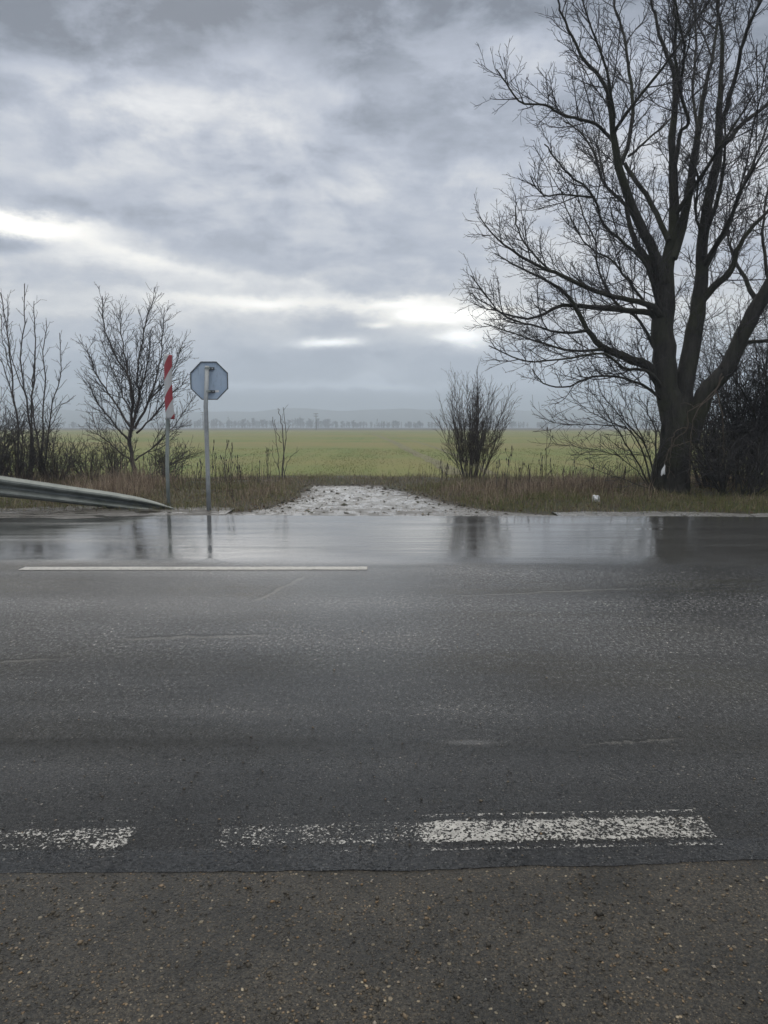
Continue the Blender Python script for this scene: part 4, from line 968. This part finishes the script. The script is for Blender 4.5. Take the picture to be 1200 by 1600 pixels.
for i, (px, py, Y0, n, h, sp, lab) in enumerate([
    (1112, 775, 14.8, 30, 3.1, .95, 'dense dark thicket shrub just right of the big trunk'),
    (1160, 778, 15.4, 33, 4.7, 1.15, 'tallest tangled dark shrub behind the right leaning limb'),
    (1205, 784, 14.4, 31, 4.3, 1.0, 'dark thicket shrub cut by the right edge of the photo'),
    (1150, 788, 13.2, 26, 1.5, 1.1, 'low dark bramble in front of the right hand thicket'),
    (1275, 784, 15.4, 24, 4.7, 1.2, 'dark shrub beyond the right edge of the thicket')]):
    bush('thicket_shrub', px, py, Y0, n, h, sp, SP_K, M['bark'], lab, 'shrub', 'shrubs of the right hand thicket', 30 + i, .017, .02, (0, 0), .13)
SP_H = [dict(gap=.14, len=.6, ang=(25, 60), n=5, wig=.14, up=.06, start=.08, r=.008, rt=.004, taper=.4), dict(gap=.13, len=.24, ang=(30, 65), n=3, wig=.15, up=.05, start=.1, r=.005, rt=.0035, taper=.4)]
for i, (px, py, Y0, n, h, sp, lab) in enumerate([
    (-30, 755, 16.2, 46, 2.5, 1.3, 'dense brown shrub cut off by the left edge of the photo'),
    (30, 752, 16.0, 44, 1.8, 1.0, 'dense low brown shrub above the left end of the barrier'),
    (85, 752, 16.3, 30, 1.35, .75, 'low brown shrub at the foot of the three left saplings'),
    (140, 752, 17.2, 20, 1.05, .6, 'small scrubby bush in the gap left of the rounded tree'),
    (178, 752, 17.6, 20, 1.15, .5, 'small scrubby bush touching the trunk of the rounded tree'),
    (258, 752, 17.6, 18, 1.05, .5, 'small scrubby bush behind the post of the striped marker'),
    (-120, 755, 16.5, 24, 2.6, 1.3, 'dense brown shrub beyond the left edge of the photo')]):
    bush('scrub_bush', px, py, Y0, n, h, sp, SP_H, M['brownbark'], lab, 'bush', 'scrub bushes on the left verge', 50 + i, .012, .03, (0, 0), .11)

# dead weed stalks, separate plants along the verge
def weed(name, x, y, h, label, group, seed):
    rnd = random.Random(seed); z = float(vz(np.array(x), np.array(y))); root = empty(name, (x, y, z), label, 'weed', group); s = Wood(); heads = []
    lx, ly = rnd.gauss(0, .07), rnd.gauss(0, .07); pts = [(x + lx * h * t * t + rnd.gauss(0, .006), y + ly * h * t * t, z - .03 + h * t) for t in np.linspace(0, 1, 7)]
    s.add(pts, list(np.linspace(.008, .0045, 7)), 5)
    for k in range(rnd.randint(3, 8)):
        i = rnd.randint(2, 5); p = pts[i]; a = rnd.random() * 6.28; ln = h * rnd.uniform(.08, .22); q = (p[0] + math.cos(a) * ln * .5, p[1] + math.sin(a) * ln * .5, p[2] + ln)
        m_ = tuple((p[j] + q[j]) / 2 + (0, 0, -.02)[j] for j in range(3)); s.add([p, m_, q], [.004, .0035, .003], 4)
        if rnd.random() < .7: heads.append([q, (q[0], q[1], q[2] + .02), (q[0], q[1], q[2] + .045), (q[0], q[1], q[2] + .06)])
    t = pts[-1]; heads.append([t, (t[0], t[1], t[2] + .03), (t[0], t[1], t[2] + .07), (t[0], t[1], t[2] + .1)])
    s.build('stem', M['brownbark'], root)
    for h_ in heads: hd = Wood(); hd.add(h_, [.003, .012, .010, .002], 5); hd.build('seed_head', M['brownbark'], root)
for i, (px, base_y, top_y) in enumerate([(332, 758, 694), (338, 758, 704), (351, 760, 692), (360, 764, 695), (355, 758, 712), (371, 756, 715), (377, 760, 730), (313, 764, 722), (306, 762, 730), (418, 752, 706), (405, 757, 722)]):
    Y0 = gnd(0, base_y, .02)[1]; p = at(px, base_y, Y0); weed('weed_stalk', p[0], Y0, at(px, top_y, Y0)[2] - .03, 'thin dead weed stalk near the octagonal sign post', 'dead weed stalks by the sign post', 100 + i)
for i, (px, base_y, top_y) in enumerate([(852, 757, 672), (845, 757, 712), (862, 764, 720), (812, 760, 725), (828, 764, 728), (790, 772, 700), (776, 770, 722), (880, 758, 735), (900, 762, 722), (925, 756, 730), (950, 764, 738), (690, 756, 722), (697, 752, 728), (975, 758, 735)]):
    Y0 = gnd(0, base_y, .02)[1]; p = at(px, base_y, Y0); weed('weed_stalk', p[0], Y0, at(px, top_y, Y0)[2] - .03, 'brown dead weed stalk on the right verge between bush and big tree', 'dead weed stalks on the right verge', 140 + i)
for i, px in enumerate([128, 152, 166, 185, 226, 236, 284]):
    base_y = 752 + (i * 5) % 9; Y0 = gnd(0, base_y, .02)[1]; p = at(px, base_y, Y0); weed('weed_stalk', p[0], Y0, .55 + .12 * (i % 4), 'dead weed stalk under the rounded tree behind the barrier', 'dead weed stalks under the rounded tree', 170 + i)

# ------------------------------------------------------------------ litter
def crumple(name, c, sx, sy, sz, seed, label, cat, hang=False):
    r_ = np.random.default_rng(seed); bm = bmesh.new(); bmesh.ops.create_icosphere(bm, subdivisions=3, radius=1)
    ph = r_.random(9) * 6
    for v in bm.verts:
        d = v.co.copy(); k = 1 + .28 * math.sin(5 * d.x + ph[0]) * math.sin(4 * d.z + ph[1]) + .22 * math.sin(7 * d.y + 3 * d.x + ph[2]) + r_.normal(0, .05)
        tap = (.55 - .45 * d.z) if hang else 1
        v.co = Vector((c[0] + d.x * sx * k * tap + (.4 * sx * d.z if hang else 0), c[1] + d.y * sy * k * tap, c[2] + d.z * sz * k))
    V = [tuple(v.co) for v in bm.verts]; F = [[v.index for v in f.verts] for f in bm.faces]; bm.free()
    tag(mesh(name, V, F, M['plastic'], None, False, tuple(c)), label, cat)
crumple('plastic_bag', at(1037, 734, 13.2), .05, .035, .09, 3, 'torn white plastic bag hanging at the foot of the big tree', 'plastic bag', True)
p = gnd(931, 787, .0); crumple('litter', (p[0], p[1], float(vz(np.array(p[0]), np.array(p[1]))) + .05), .055, .05, .06, 5, 'small crumpled white litter lying in the grass left of the big tree', 'litter')

# ------------------------------------------------------------------ far things
def utility_pole(px, base_Y, h, label):
    x_ = at(px, 667, base_Y)[0]; root = empty('utility_pole', (x_, base_Y, -.16), label, 'utility pole', 'utility poles in the field')
    tube_obj('shaft', [(x_, base_Y, -.5), (x_, base_Y, h * .5), (x_, base_Y, h)], [.22, .19, .15], M['pole'], root, 8)
    for zz in (h - .4, h - 1.6):
        V, F = prism([(-1.1, -.09), (1.1, -.09), (1.1, .09), (-1.1, .09)], base_Y - .28, base_Y - .16, x_, zz); mesh('crossarm', V, F, M['pole'], root)
        for dx_ in (-.95, .95):
            tube_obj('insulator', [(x_ + dx_, base_Y - .22, zz + .09), (x_ + dx_, base_Y - .22, zz + .25), (x_ + dx_, base_Y - .22, zz + .4)], [.07, .1, .06], M['pole'], root, 6)
    return root
utility_pole(317.5, 400, 9.6, 'distant utility pole left of the octagonal sign')
utility_pole(494, 360, 8.2, 'distant utility pole in the middle of the field')
# far tree belt, seen as one mass through the mist
fw = Wood(); rnd = random.Random(5)
for i in range(800):
    Y0 = rnd.uniform(780, 1000); x_ = rnd.uniform(-680, 680); dens = float(fb(np.array(x_ * .012), np.array(3.0), 3))
    h = rnd.uniform(5, 9) + 10 * max(0, dens - .38) * 2 * rnd.random(); cw = h * rnd.uniform(.22, .42)
    if rnd.random() < .12: h *= 1.35; cw = h * .13
    fw.add([(x_, Y0, -.5), (x_, Y0, h * .5), (x_ + rnd.gauss(0, .4), Y0, h)], [.35, .25, .1], 4)
    for k in range(14):
        t = rnd.uniform(.12, .9); a = rnd.random() * 6.28; q = cw * math.sin(math.pi * min(1, t * .8 + .2)) ** .6 * rnd.uniform(.6, 1.1)
        e_ = (x_ + math.cos(a) * q, Y0 + math.sin(a) * q, h * t + q * .9); m_ = (x_ + math.cos(a) * q * .55, Y0 + math.sin(a) * q * .55, h * t + q * .3)
        fw.add([(x_, Y0, h * t), m_, e_], [.22, .3, .1], 4)
        for s_ in range(2):
            b2 = rnd.random() * 6.28; l = q * .55
            fw.add([m_, (m_[0] + math.cos(b2) * l * .6, m_[1] + math.sin(b2) * l * .6, m_[2] + l * .5), (m_[0] + math.cos(b2) * l, m_[1] + math.sin(b2) * l, m_[2] + l * 1.1)], [.16, .26, .08], 3)
tag(fw.build('forest', M['forest'], None), 'misty far-off belt of bare trees along the horizon', 'far trees', kind='stuff')
HX = np.linspace(-1750, 1750, 260); hY = np.linspace(0, 1, 7)
hh = 42 + 26 * (fb(HX * .0022 + 11, 0 * HX, 4) - .45) * 2
HXX = np.repeat(HX[:, None], 7, 1); HYY = 1500 + 400 * np.repeat(hY[None], 260, 0); HZZ = hh[:, None] * np.sin(hY * math.pi / 2 * .98)[None] ** 1.2 - 1.0 + 2.5 * (fb(HXX * .02, HYY * .02, 3) - .5)
tag(mesh('hills', *grid(HXX, HYY, HZZ), M['hill'], smooth=True), 'low blue hills fading into the mist on the horizon', 'hills', kind='structure')

# ------------------------------------------------------------------ haze: one closed box of thin even air
bm = bmesh.new(); bmesh.ops.create_cube(bm, size=1)
for v in bm.verts: v.co = Vector((v.co.x * 3700, 955 + v.co.y * 2250, 39.4 + v.co.z * 81.2))
me = bpy.data.meshes.new('haze'); bm.to_mesh(me); bm.free()
hm = bpy.data.materials.new('haze'); hm.use_nodes = True; ht = NT(hm.node_tree); ht.n.clear()
ho = ht.node('ShaderNodeOutputMaterial'); pv = ht.node('ShaderNodeVolumePrincipled')
pv.inputs['Color'].default_value = (.80, .905, 1, 1); pv.inputs['Density'].default_value = .00125; pv.inputs['Anisotropy'].default_value = .2
ht.l.new(pv.outputs[0], ho.inputs['Volume'])
tag(link('haze', me, hm), 'thin pale winter mist over the whole plain', 'haze', kind='stuff')
